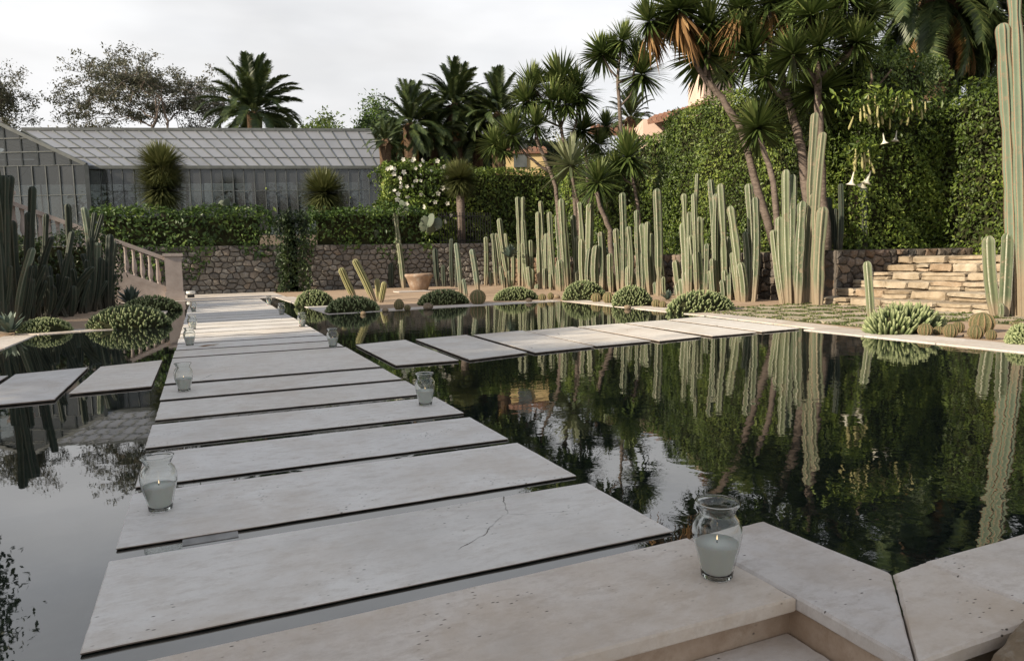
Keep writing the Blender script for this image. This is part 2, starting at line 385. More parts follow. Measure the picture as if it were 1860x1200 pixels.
t = NT('green_metal'); v = t.coords(); t.end(t.bsdf(t.ramp(t.noise(v, 3, 5), [(.3, (.055, .062, .062)), (.7, (.10, .11, .11))]), .6, .4))
def mat_glass(name, base, rough, tr, gl, tint=(.78, .82, .82, 1)):
    t = NT(name); v = t.coords(True); n = t.noise(v, .5, 4, .6)
    d = t.bsdf(t.mix(t.rng(n, .35, .7), base, tuple(x * .86 for x in base)), .6, .2)
    g = t.n('ShaderNodeBsdfGlossy'); g.inputs['Roughness'].default_value = rough; g.inputs[0].default_value = (.9, .92, .95, 1)
    tp = t.n('ShaderNodeBsdfTransparent'); tp.inputs[0].default_value = tint
    m1 = t.n('ShaderNodeMixShader'); t.l(t.math('ADD', t.rng(n, .3, .7, tr - .06, tr + .06), t.rng(t.rand(), 0, 1, -.10, .10)), m1.inputs[0]); t.l(d, m1.inputs[1]); t.l(tp.outputs[0], m1.inputs[2])
    fr = t.n('ShaderNodeLayerWeight'); fr.inputs[0].default_value = .5; fw = t.math('MULTIPLY', t.math('POWER', fr.outputs['Facing'], 4.0), .7)
    m2 = t.n('ShaderNodeMixShader'); t.l(t.math('ADD', fw, gl), m2.inputs[0]); t.l(m1.outputs[0], m2.inputs[1]); t.l(g.outputs[0], m2.inputs[2]); t.end(m2.outputs[0])
mat_glass('roof_glass', (.215, .22, .235), .30, .08, .10)
mat_glass('wall_glass', (.075, .078, .082), .10, .68, .05, (.66, .69, .68, 1))
t = NT('jar_glass'); g = t.n('ShaderNodeBsdfGlass'); g.inputs['Roughness'].default_value = 0.0; g.inputs['IOR'].default_value = 1.45; g.inputs[0].default_value = (.965, .975, .97, 1); t.end(g.outputs[0])
t = NT('wax'); t.end(t.bsdf((.66, .67, .62), .45, .3, Subsurface_Weight=.15))
t = NT('flame'); e = t.n('ShaderNodeEmission'); e.inputs[0].default_value = (1, .72, .40, 1); e.inputs[1].default_value = 1.3; t.end(e.outputs[0])
t = NT('wick'); t.end(t.bsdf((.03, .025, .02), .9))
t = NT('white_paint'); t.end(t.bsdf((.7, .7, .68), .5))

# ------------------------------------------------------------------ ground and water
WZ = -0.013
def sheet(name, polys, z, mat, kind='structure'):
    mb = MB()
    for q in polys:
        q = np.array([(x, y, z) for x, y in q], float); k = len(q)
        a = np.roll(q, -1, 0); area = np.sum(q[:, 0] * a[:, 1] - a[:, 0] * q[:, 1])
        if area < 0: q = q[::-1]
        lo = q - [0, 0, .6]; V = np.concatenate([q, lo]); i = np.arange(k); j = (i + 1) % k
        mb.add(V, [np.arange(k)[None], np.stack([i + k, j + k, j, i], 1)])
    return tag(obj(name, mb.build(name, mat)), kind=kind)
def R4(x0, x1, y0, y1): return [(x0, y0), (x1, y0), (x1, y1), (x0, y1)]
sheet('garden_ground', [R4(8.95, 13.42, -40, 8.2), [(8.95, 8.2), (13.42, 8.2), (13.42, 32.1), (8.95, 32.1)],
                 [(2.95, 17.0), (8.95, 17.75), (8.95, 32.1), (2.7, 32.1)],
                 R4(-120, -1.25, 15.95, 32.1), R4(-120, -3.15, -40, 15.95)], -0.012, 'sand')
sheet('terrace_ground', [R4(-600, 600, 32.5, 1500), R4(13.6, 600, 12.3, 32.5), R4(19, 600, -200, 12.3)], 1.22, 'soil')
sheet('upper_terrace_ground', [R4(-400, 60, 33.4, 900)], 1.95, 'soil')
sheet('entry_ground', [R4(-120, 40, -60, .1)], -0.62, 'soil')
wm = mesh('pool_water', [(-6, 2.0, WZ), (2.0, 2.0, WZ), (2.0, 1.5, WZ), (9.2, 1.5, WZ), (9.2, 27.4, WZ), (-6, 27.4, WZ)], [np.array([[0, 1, 2, 3, 4, 5]])], 'water')
tag(obj('pool_water', wm), kind='structure')
sheet('path_landing', [R4(-3.0, 2.74, 26.4, 32.1)], -0.008, 'travertine_warm')

# ------------------------------------------------------------------ stone slabs
def slab_geo(q, top, th, jit=.001, bev=.006, seg=18, r=rng):
    """slab from 4 corners (ccw), chipped edges, slightly rounded top edge"""
    q = np.array([(x, y) for x, y in q], float)
    a = np.roll(q, -1, 0)
    if np.sum(q[:, 0] * a[:, 1] - a[:, 0] * q[:, 1]) < 0: q = q[::-1]
    pts = []; cen = q.mean(0)
    for i in range(4):
        A, B = q[i], q[(i + 1) % 4]; d = (B - A) / np.linalg.norm(B - A); nrm = np.array([d[1], -d[0]])
        for s in range(seg):
            f = s / seg; e = r.normal(0, jit) if s else 0
            if s and r.random() < .05: e -= jit * r.uniform(1, 3)
            pts.append(A + (B - A) * f + nrm * e)
    pts = np.array(pts); k = len(pts); inn = cen + (pts - cen) * (1 - bev * 1.2 / np.abs(q - cen).max())
    dirs = unit(cen - pts)
    inn = pts + dirs * bev * 1.2
    rings = [np.c_[pts + dirs * bev * .6, np.full(k, top - th)], np.c_[pts, np.full(k, top - th + bev * .5)], np.c_[pts, np.full(k, top - bev)], np.c_[inn, np.full(k, top)]]
    V = np.concatenate(rings); i = np.arange(k); j = (i + 1) % k; Q = []
    for m in range(3): Q.append(np.stack([m * k + i, m * k + j, (m + 1) * k + j, (m + 1) * k + i], 1))
    return V, Q, k
def slab(name, label, q, th=.009, mat='travertine', group=None, cat='slab', top=0.0, supports=True, edge='slab_edge', parent=None, bev=.004, jit=.0009):
    q = np.array(q, float); c = q.mean(0); o3 = np.array([c[0], c[1], top - th])
    V, Q, k = slab_geo(q, top, th, jit, bev)
    me = mesh(name, V - o3, [np.concatenate(Q), np.arange(3 * k, 4 * k)[None], np.arange(k)[::-1][None]], mat)
    me.materials.append(MATS[edge])
    mi = np.zeros(len(me.polygons), np.int32); mi[:2 * k] = 1; mi[-1] = 1; me.polygons.foreach_set('material_index', mi)
    if parent is not None: return obj(name, me, parent, o3)
    root = thing(name, label, cat, o3, group)
    obj('slab_top' if supports else 'stone_top', me, root)
    return root
SUPPORT = None
def support(root, x, y, sx=.34, sy=.34):
    V, P = box(-sx / 2, sx / 2, -sy / 2, sy / 2, -.55, -.001)
    obj('support_block', mesh('support_block', V, P, 'concrete'), root, (x, y, 0))
words = ['first', 'second', 'third', 'fourth', 'fifth', 'sixth', 'seventh', 'eighth', 'ninth', 'tenth', 'eleventh', 'twelfth', 'thirteenth', 'fourteenth', 'fifteenth', 'sixteenth', 'seventeenth', 'eighteenth', 'nineteenth', 'twentieth']
XL, XR = -.395, 1.765
ys = [(2.40, 3.13), (3.265, 4.035), (4.16, 4.875), (5.05, 5.76), (5.95, 6.70), (6.85, 7.62), (7.79, 9.86)]
y = 9.99
while y < 25.6: ys.append((y, y + .755)); y += .885
for i, (a, b) in enumerate(ys):
    ex = rng.uniform(-.008, .008, 4)
    if i == 6: lab = 'deep square travertine slab where the long walkway meets the side stepping stones'
    elif i < 6: lab = f'{words[i]} travertine slab of the long walkway counted from the front edge'
    elif i == len(ys) - 1: lab = 'farthest travertine slab of the walkway next to the stone wall landing'
    else: lab = f'{words[i - 7]} narrow walkway slab beyond the deep square junction slab'
    s = slab('walkway_slab', lab, [(XL + ex[0], a), (XR + ex[1], a + ex[2]), (XR + ex[1], b), (XL + ex[0], b + ex[3])], group='slabs of the long walkway')
    hy = (b - a) / 2
    support(s, -.72, -hy + .15 if i == 1 else 0); support(s, .78, 0)
    if i == 1: s.children[-2].location.y = -hy + .10; s.children[-2].scale.x = .65
cross = [[(719, 664), (833, 655), (736, 618), (646, 627)], [(853, 654), (957, 641), (847, 609), (755, 617)], [(972, 641), (1078, 630), (948, 601), (860, 609)],
         [(1083, 629), (1182, 620), (1040, 594), (956, 602)], [(1198, 620), (1274, 612), (1129, 588), (1050, 594)], [(1294, 611), (1374, 604), (1207, 582), (1136, 587.5)],
         [(1384, 603), (1452, 597), (1271, 576), (1215, 581)]]
for i, c in enumerate(cross):
    q = [G(*p)[:2] for p in c]
    lab = f'{words[i]} stepping slab right of the walkway on the row across the pool' if i < 6 else 'last sunlit stepping slab on the right row, touching the pool edge'
    s = slab('stepping_slab', lab, q, th=.016, top=.010, group='stepping slabs across the right pool')
    support(s, 0, -.8, .5, .3); support(s, 0, .6, .5, .3)
crossl = [[(125, 716), (275, 702), (295, 655), (183, 667)], [(-60, 741), (99, 726), (160, 668), (28, 681)], [(-330, 768), (-88, 744), (15, 683), (-130, 696)]]
for i, c in enumerate(crossl):
    q = [G(*p)[:2] for p in c]
    s = slab('stepping_slab', f'{words[i]} grey stepping slab left of the walkway on dark water', q, th=.016, top=.010, group='stepping slabs across the left pool')
    support(s, 0, -.6, .4, .3); support(s, 0, .6, .4, .3)

# coping around the pools
def coping(label, name, pieces, mat='travertine_warm', th=.055, top=0.0):
    c = np.mean([np.mean(np.array(p), 0) for p in pieces], 0); root = thing(name, label, 'coping', (c[0], c[1], top - th), 'stone edges of the pool')
    for p in pieces:
        q = np.array(p, float); cc = q.mean(0); V, Q, k = slab_geo(q, top, th, .0007 if name == 'near_coping' else .002, .009)
        me = mesh('coping_stone', V - [cc[0], cc[1], top - th], [np.concatenate(Q), np.arange(3 * k, 4 * k)[None], np.arange(k)[::-1][None]], mat)
        o = obj('coping_stone', me, root, (cc[0] - c[0], cc[1] - c[1], 0))
    # wall below
    return root
def strip(p0, p1, w0, w1, n, gap=.006):
    """n coping stones along the inner line p0-p1, widened by vectors w0 / w1"""
    p0, p1, w0, w1 = map(lambda a: np.array(a, float), (p0, p1, w0, w1)); L_ = np.linalg.norm(p1 - p0); g = gap / L_; out_ = []
    for i in range(n):
        a, b = i / n + g, (i + 1) / n - g; la = lambda t_: p0 + (p1 - p0) * t_; lw_ = lambda t_: w0 + (w1 - w0) * t_
        out_.append([la(a), la(b), la(b) + lw_(b), la(a) + lw_(a)])
    return out_
coping('long pale stone edge of the right pool running out of frame', 'pool_coping', strip((8.42, 1.78), (8.34, 8.12), (.72, 0), (.72, 0), 6))
coping('pale stone edge between the last stepping slab and paving', 'pool_coping', strip((8.62, 8.16), (8.86, 11.05), (.5, 0), (.62, 0), 3))
coping('stone edge along the cushion cacti on the right of far pool', 'pool_coping', strip((8.84, 11.08), (9.0, 17.3), (.62, 0), (.66, 0), 6))
coping('thin stone edge at the back of far pool below leaning cacti', 'pool_coping', strip((2.62, 16.64), (8.98, 17.36), (-.02, .75), (.02, .6), 6))
coping('stone edge beside the narrow channel right of walkway', 'pool_coping', strip((2.60, 16.66), (2.34, 26.38), (.62, .0), (.62, 0), 9))
coping('stone edge beside the narrow channel left of walkway', 'pool_coping', strip((-.87, 26.38), (-.87, 15.54), (-.46, 0), (-.5, 0), 9))
coping('front stone edge of the left planted island', 'pool_coping', strip((-.88, 15.53), (-2.74, 15.0), (-.3, .5), (-.52, .5), 3))
coping('stone edge of the left island running out of frame', 'pool_coping', strip((-2.75, 14.98), (-2.75, 1.0), (-.5, 0), (-.5, 0), 12))
sheet('pool_wall', [R4(8.5, 8.95, 1.6, 8.1), R4(8.98, 9.3, 8.2, 17.5), [(2.72, 16.78), (8.98, 17.5), (8.98, 17.75), (2.95, 17.05)], R4(2.78, 2.95, 17.05, 26.4), R4(-1.25, -.95, 15.7, 26.3), R4(-3.15, -2.85, 0, 15.9)], -0.056, 'slab_edge')

# near stone edge with the landing step
coping('broad worn travertine edge in the foreground with a glass jar on it', 'near_coping',
       [[(-.93, 1.755), (1.772, 1.735), (1.772, 2.312), (-.93, 2.245)], [(-3.2, 1.76), (-.936, 1.755), (-.936, 2.245), (-3.2, 2.22)]], th=.05)
coping('short travertine return of the front edge beside the lower step', 'near_coping', [[(1.777, 1.30), (2.215, 1.725), (2.172, 2.322), (1.777, 2.312)]], th=.05)
coping('front right pool edge of travertine running out of frame', 'near_coping',
       [[(1.783, 1.296), (2.40, 1.296), (2.40, 1.737), (2.221, 1.722)], [(2.405, 1.296), (3.4, 1.296), (3.4, 1.757), (2.405, 1.738)], [(3.406, 1.296), (8.4, 1.296), (8.4, 1.77), (3.406, 1.757)]], th=.05)
sheet('pool_wall', [R4(-3.2, 1.80, 1.79, 2.17), R4(1.80, 2.12, 1.36, 2.24), R4(2.12, 8.4, 1.36, 1.66)], -0.052, 'travertine_stained')
def tread(label, q, top):
    return slab('stone_step', label, q, th=.05, mat='travertine_warm', group='entry steps', cat='step', top=top, supports=False, edge='travertine_warm', bev=.008)
tread('lower travertine step in the bottom right foreground corner', R4(-3.2, 1.795, 1.22, 1.785), -.155)
sheet('entry_step_base', [R4(-3.2, 1.79, 1.25, 1.78)], -.21, 'travertine_warm')
tread('second travertine step below the bottom edge of view', R4(-3.2, 1.79, .62, 1.245), -.32)
sheet('entry_step_base', [R4(-3.2, 1.79, .1, 1.24)], -.375, 'travertine_warm')
sheet('rock_bed', [R4(1.85, 9, .1, 1.30)], -.16, 'soil')
def rock(label, c, s, seed):
    r = np.random.default_rng(seed); V, P = lathe([(math.sin(a) * 1.0, -math.cos(a)) for a in np.linspace(.15, math.pi - .15, 12)], 18)
    V = V * (1 + .16 * lump(V + seed, 1.5)[:, None] + r.normal(0, .025, (len(V), 1))) * s; V[:, 2] -= V[:, 2].min()
    return tag(obj('rock', mesh('rock', V, P, 'rock', smooth=False), None, c), label, 'rock', 'loose rocks')
rock('rough ochre rock in the bottom right corner of view', (2.26, 1.16, -.165), np.array([.24, .13, .105]), 3)
rock('smaller grey rock beside the ochre corner rock', (1.86, 1.14, -.165), np.array([.10, .10, .065]), 5)
rock('grey stone hidden at the right behind the corner rocks', (2.75, 1.1, -.165), np.array([.25, .16, .08]), 8)

# ------------------------------------------------------------------ glass jars with candles
JH = .262
prof = [(.050, 0), (.053, .006), (.056, .03), (.066, .075), (.078, .12), (.083, .155), (.081, .18), (.071, .205), (.060, .218), (.058, .226), (.063, .238), (.070, .249), (.0745, .254), (.0755, .258), (.0735, .262)]
inner = [(r - .0042, z) for r, z in prof[:-1]][::-1]; inner[-1] = (.044, .010)
V, P = lathe([(0.001, 0)] + prof + [(.069, .2615)] + inner + [(.001, .010)], 40); JAR = mesh('glass_jar', V, P, 'jar_glass', smooth=True)
wp = [(.001, .0115), (.0435, .0117), (.0500, .03), (.0600, .075), (.0718, .116), (.0724, .120), (.001, .118)]
V, P = lathe(wp, 32); WAX = mesh('wax', V, P, 'wax', smooth=True)
V, P = lathe([(.001, .118), (.0018, .118), (.0018, .128), (.0005, .129)], 6); WICK = mesh('wick', V, P, 'wick')
V, P = lathe([(.0006, .127), (.0032, .131), (.004, .136), (.003, .144), (.0004, .156)], 10); FLAME = mesh('flame', V, P, 'flame', smooth=True)
jars = [((1302, 1046), 'large clear glass candle jar on the foreground travertine edge', 1.06), ((292, 925), 'glass candle jar at the left end of the second walkway slab', 1.0),
        ((335, 710), 'glass candle jar on the left edge by the left stepping slabs', 1.0), ((773, 735), 'glass candle jar on the right edge of the fourth walkway slab', 1.0),
        ((605, 630), 'glass candle jar at the right corner behind the junction slab', 1.0), ((549, 593), 'glass candle jar on right edge, second behind the junction slab', 1.0),
        ((512, 571), 'glass candle jar on right edge before the farthest one', 1.0), ((345, 627), 'glass candle jar on left edge beside the dry leaf', 1.0),
        ((350, 598), 'glass candle jar on left edge behind the one with dry leaf', 1.0), ((352, 566), 'farthest glass candle jar on the left edge of walkway', 1.0), ((489, 553), 'farthest glass candle jar on the right edge of walkway', 1.0)]
for (px, lab, sc) in jars:
    p = G(*px); p[2] = .001; o = thing('candle_jar', lab, 'jar', p, 'candle jars along the walkway', rng.uniform(0, 6)); o.scale = (sc,) * 3
    obj('glass', JAR, o); wx = obj('candle', WAX, o); obj('wick', WICK, wx); obj('flame', FLAME, wx, (0, 0, .048), None, (.6, .6, .62))
# dry leaf
V, Q = leaf_quads(np.array([[0, 0, .012]]), np.array([[0, 0.1, 1.]]), .30, .3)
lf = np.array([[-.14, 0, .004], [-.04, .035, .02], [.08, .03, .012], [.16, 0, .03], [.06, -.03, .02], [-.05, -.03, .006]])
tag(obj('dry_leaf', mesh('dry_leaf', lf, [np.array([[0, 5, 4, 1], [1, 4, 3, 2]])], 'dead_leaf', {'rnd': ('FACE', [.4, .6])}), None, G(378, 629)), 'curled brown dry leaf lying on the walkway', 'leaf')

# ------------------------------------------------------------------ rubble walls
def clip_cell(poly, a, b):
    m = (a + b) / 2; n = b - a; out_ = []
    for i in range(len(poly)):
        p, q = poly[i], poly[(i + 1) % len(poly)]; dp, dq = (p - m) @ n, (q - m) @ n
        if dp <= 0: out_.append(p)
        if (dp < 0 < dq) or (dq < 0 < dp): out_.append(p + (q - p) * (dp / (dp - dq)))
    return out_
def stone_wall(name, label, W, Hh, fn, su, sv, seed, back=.5, flat_top=.06, group=None, skip=None, smat='rubble'):
    """fn(u, v, n) -> world point; n is outwards"""
    r = np.random.default_rng(seed); nu, nv = max(1, int(W / su)), max(1, int(Hh / sv)); su, sv = W / nu, Hh / nv
    sd_ = []
    for j in range(nv):
        for i in range(nu):
            sd_.append(((i + .5 + (.25 if j % 2 else -.25) + r.uniform(-.36, .36)) * su, (j + .5 + r.uniform(-.34, .34)) * sv))
    sd_ = np.array(sd_); sc_ = np.array([1 / su, 1 / sv])
    o3 = fn(W / 2, 0, 0); root = thing(name, label, 'wall', o3, group)
    V = np.array([fn(u, v, n) for n in (-back, -.01) for v in (0, Hh) for u in (0, W)]) - o3
    obj('mortar_core', mesh('mortar_core', V, [np.array([[0, 2, 3, 1], [4, 5, 7, 6], [0, 1, 5, 4], [2, 6, 7, 3], [0, 4, 6, 2], [1, 3, 7, 5]])], 'mortar'), root)
    cells = []
    for i, s in enumerate(sd_):
        poly = [np.array(p, float) for p in ((0, 0), (W, 0), (W, Hh), (0, Hh))]
        d = np.linalg.norm((sd_ - s) * sc_, axis=1)
        for j in np.argsort(d)[1:16]:
            # clip in scaled space so cells stay flat and wide
            P2 = [p * sc_ for p in poly]; P2 = clip_cell(P2, s * sc_, sd_[j] * sc_); poly = [p / sc_ for p in P2]
            if len(poly) < 3: break
        if len(poly) < 3: continue
        poly = np.array(poly); c = poly.mean(0)
        if skip and skip(c): continue
        ins = lambda amt: c + (poly - c) * np.clip(1 - amt / (np.linalg.norm(poly - c, axis=1, keepdims=True) + 1e-6), .2, 1)
        mids = (poly + np.roll(poly, -1, 0)) / 2; mids = c + (mids - c) * r.uniform(.90, 1.0, (len(poly), 1)); poly = c + (poly - c) * r.uniform(.90, 1.0, (len(poly), 1)); poly = np.stack([poly, mids], 1).reshape(-1, 2)
        pr = r.uniform(.015, .085); k = len(poly); jj = lambda: r.uniform(-.012, .012, k)
        A, B, Cc = ins(.010), ins(.014), ins(.04)
        V = [fn(*p, -.03) for p in A] + [fn(*p, pr * .55 + e) for p, e in zip(B, jj())] + [fn(*p, pr + e) for p, e in zip(Cc, jj())] + [fn(*c, pr + .012)]
        cw = np.array(fn(*c, 0)); i_ = np.arange(k); j_ = (i_ + 1) % k
        Q = np.concatenate([np.stack([i_, j_, k + j_, k + i_], 1), np.stack([k + i_, k + j_, 2 * k + j_, 2 * k + i_], 1)]); T = np.stack([2 * k + i_, 2 * k + j_, np.full(k, 3 * k)], 1)
        cells.append((np.linalg.norm(cw - CO), np.array(V), Q, T, cw))
    cells.sort(key=lambda c_: c_[0]); rest = MB()
    for ci, (_, V, Q, T, cw) in enumerate(cells):
        if ci < 300: obj('stone', mesh('stone', V - cw, [Q, T], smat), root, cw - o3)
        else: rest.add(V, [Q, T])
    if len(cells) > 300: tag(obj('far_stones', rest.build('far_stones', smat, o3), root), kind='stuff')
    return root
BY = 32.1
stone_wall('rubble_wall', 'long rubble stone wall under ivy at the back of the garden', 17.1, 2.05, lambda u, v, n: np.array([-3.7 + u, BY - n, v - .08]), .32, .22, 11, smat='rubble_grey')
RX = 13.4
stone_wall('rubble_wall', 'low rubble stone wall behind the tall row of columnar cacti', 19.9, 1.28, lambda u, v, n: np.array([RX - n, 32.0 - u, v - .08]), .28, .20, 12)
stone_wall('rubble_wall', 'low rubble wall beside the stone steps under the dark hedge', 4.7, 1.29, lambda u, v, n: np.array([RX - .02 + u, 12.08 - n, v - .08]), .24, .17, 13)
# cap stones of the walls are laid as part of the rubble

# ------------------------------------------------------------------ stone stairs on the right
st = thing('stone_stairs', 'broad sunlit stone stairs of rough yellow blocks beside cacti', 'stairs', (14.4, 8.4, 0))
rs = np.random.default_rng(21); NS = 6
for k in range(NS):
    x0 = 12.75 + k * .52; h = .172; y = 4.4
    while y < 11.75:
        wd = min(rs.uniform(.30, 1.05), 12.02 - y)
        if 12.02 - y - wd < .3: wd = 12.02 - y
        two = rs.random() < .45
        for (hz, zz) in (([(h * .5, 0), (h * .5, h * .5)]) if two else [(h, 0)]):
            V, P = rockbox(.68, wd - rs.uniform(.01, .035), hz - rs.uniform(.006, .02), .018, rs)
            obj('step_block', mesh('step_block', V, P, 'step_stone'), st, (x0 + .34 + rs.uniform(-.07, .05) - 14.4, y + wd / 2 - 8.4, k * h + zz + hz / 2))
        y += wd
V, P = box(13.0 - 14.4, 16.1 - 14.4, 4.4 - 8.4, 11.95 - 8.4, -.02, .1)
obj('stair_core', mesh('stair_core', V, P, 'mortar'), st)
for k in range(1, NS):
    V, P = box(13.15 + k * .52 - 14.4, 16.1 - 14.4, 4.5 - 8.4, 11.9 - 8.4, k * .172 - .03, k * .172 + .1)
    obj('stair_core', mesh('stair_core', V, P, 'mortar'), st)
sheet('stair_landing', [R4(15.9, 19.2, 3.4, 12.3)], 1.02, 'flag')

# flagstone court with green joints
pv = thing('paving', 'grass jointed flagstone paving between the pool edge and stone stairs', 'paving', (11, 9.8, -.008)); pv['kind'] = 'structure'
del pv['category']
for bx_ in ((9.35, 12.75, 7.75, 12.15), (11.4, 12.75, 5.6, 7.748)):
    V, P = box(bx_[0] - 11, bx_[1] - 11, bx_[2] - 9.8, bx_[3] - 9.8, -.04, .004); obj('grass_joints', mesh('grass_joints', V, P, 'soil'), pv)
for i in range(5):
    for j in range(9):
        if j < 3 and i < 3: continue
        sx, sy = .55, .60
        V, P = rockbox(sx + rs.uniform(-.05, .03), sy + rs.uniform(-.06, .03), .04, .008, rs, .1)
        obj('flagstone', mesh('flagstone', V, P, 'flag'), pv, (9.66 + i * .69 - 11, 5.95 + j * .72 + (.1 if i % 2 else 0) - 9.8, .006))
gp = np.c_[rs.uniform(9.3, 12.8, 26000), rs.uniform(5.6, 12.3, 26000), np.zeros(26000)]
gx = (gp[:, 0] - 9.66 + .345) % .69; gy = (gp[:, 1] - 5.95 + .36) % .72
gp = gp[((gx < .07) | (gx > .62) | (gy < .07) | (gy > .65))]; gp = gp[(gp[:, 0] > 11.4) | (gp[:, 1] > 7.75)]; gp[:, 2] = rs.uniform(.005, .035, len(gp))
tag(obj('joint_grass', leaf_mesh('joint_grass', gp, unit(rs.normal(size=(len(gp), 3)) + [0, 0, .3]), .045, 'grass_leaf')), 'short grass growing in the joints of flagstone paving', 'grass', kind='stuff')

# ------------------------------------------------------------------ balustrade and stairs to the terrace (left)
PY = 27.2
bl = thing('balustrade', 'pinkish stone stair balustrade with square end pillar', 'balustrade', (-.87, PY, 0))
def bp(name, V, P, mat='plaster_stone', smooth=False): return obj(name, mesh(name, V - np.array([-.87, PY, 0]), P, mat, smooth=smooth), bl)
mb = MB(); 
for (x0, x1, z0, z1) in ((.30, .30, 0, .30), (.26, .26, .30, 1.50), (.31, .31, 1.50, 1.60)):
    mb.add(*box(-.87 - x0, -.87 + x1, PY - x0, PY + x1, z0 + .001, z1))
obj('pillar', mb.build('pillar', 'plaster_stone', (-.87, PY, 0)), bl)
sl_ = .43
xe = -5.6
rz = lambda x: 1.36 + (-1.1 - x) * sl_
for nm, dz, wd, ht in (('handrail', .06, .30, .13), ('bottom_rail', -.98, .26, .16)):
    V, P = bar((-1.12, PY, rz(-1.12) + dz), (xe, PY, rz(xe) + dz), wd, ht=ht); bp(nm, V, P)
V = np.array([(-1.12, PY - .12, 0), (xe, PY - .12, 0), (xe, PY - .12, rz(xe) - 1.05), (-1.12, PY - .12, rz(-1.12) - 1.05), (-1.12, PY + .12, 0), (xe, PY + .12, 0), (xe, PY + .12, rz(xe) - 1.05), (-1.12, PY + .12, rz(-1.12) - 1.05)])
bp('stringer_wall', V, [BOXF])
bprof = [(.075, 0), (.075, .05), (.045, .07), (.06, .10), (.095, .20), (.09, .30), (.055, .48), (.045, .60), (.06, .66), (.045, .70), (.075, .74), (.075, .82)]
V, P = lathe(bprof, 12); BAL = mesh('baluster', V * [1, 1, 1.18], P, 'plaster_stone', smooth=True)
x = -1.36
while x > xe + .1:
    obj('baluster', BAL, bl, (x + .87, 0, rz(x) - .93)); x -= .235
mb = MB(); mb.add(*box(-5.9, -5.35, PY - .28, PY + .28, 0, 3.55)); mb.add(*box(-5.95, -5.3, PY - .33, PY + .33, 3.55, 3.66)); obj('top_pillar', mb.build('top_pillar', 'plaster_stone', (-.87, PY, 0)), bl)
ts = thing('terrace_stairs', 'stone stairs climbing left behind the balustrade', 'stairs', (-3, 29.5, 0))
for k in range(11):
    V, P = box(-1.2 - .40 * (k + 1) + 3, -1.2 - .40 * k + 3 + .02, PY + .15 - 29.5, BY - .1 - 29.5, 0, .172 * (k + 1)); obj('stair_tread', mesh('stair_tread', V, P, 'travertine_warm'), ts)

# ------------------------------------------------------------------ columnar cacti
def stem_geo(base, top, wd, seed, ribs=6, bend=0.0, brown=.12):
    r = np.random.default_rng(seed); base, top = np.array(base, float), np.array(top, float); R = wd / 2
    Ln = np.linalg.norm(top - base); ax = (top - base) / Ln
    s = np.cross(ax, [0.2, 1, 0]); s /= np.linalg.norm(s); u = np.cross(ax, s)
    nseg = int(np.clip(Ln / .28, 5, 16)); ts_ = list(np.linspace(0, 1 - 1.1 * R / Ln, nseg)) + [1 - .75 * R / Ln, 1 - .4 * R / Ln, 1 - .15 * R / Ln, 1 - .03 * R / Ln]
    prf = []
    for t_ in ts_:
        d = (1 - t_) * Ln / R; f = 1.0 if d > 1.05 else math.sqrt(max(0.004, 1 - (1 - d / 1.05) ** 2))
        f *= .72 + .28 * min(1, t_ / .25)
        prf.append(f * (1 + r.uniform(-.035, .035)))
    # growth constrictions
    for c in range(int(Ln / .8)):
        if r.random() < .9 and nseg > 6:
            i = r.integers(2, nseg - 1); prf[i] *= r.uniform(.78, .92)
    n = ribs * 4; a = np.arange(n) * 2 * math.pi / n + r.uniform(0, 6.28)
    shape = np.array([1.0, .78, .52, .78])[np.arange(n) % 4]; ribv = np.array([1.0, .45, 0, .45])[np.arange(n) % 4]
    off = r.normal(0, bend, 2) * Ln; V = []; rib = []; age = []
    for t_, f in zip(ts_, prf):
        c = base + (top - base) * t_ + (s * off[0] + u * off[1]) * math.sin(math.pi * t_) * .5
        rr = R * f * shape
        V.append(c + np.outer(np.cos(a) * rr, s) + np.outer(np.sin(a) * rr, u)); rib.append(ribv); age.append(np.full(n, max(0, 1 - t_ / (brown * 3))))
    m = len(ts_); V = np.concatenate(V); i = np.arange(m - 1)[:, None] * n; j = np.arange(n)[None]; k = (j + 1) % n
    Q = np.stack([i + j, i + k, i + n + k, i + n + j], -1).reshape(-1, 4)
    return V, [Q, np.array([[(m - 1) * n + x for x in range(n)]])], np.concatenate(rib), np.concatenate(age)
_sid = [100]
def extra(stems, n, seed):
    r = np.random.default_rng(seed); out_ = list(stems)
    for k in range(n):
        xb, yb, xt, yt, wz = stems[r.integers(len(stems))]; f = r.uniform(.22, .72); dx = r.uniform(-34, 34)
        out_.append((xb + dx, yb + r.uniform(-6, 8), xb + dx + (xt - xb) * f, yb + (yt - yb) * f, wz * r.uniform(.8, 1.05)))
    return out_
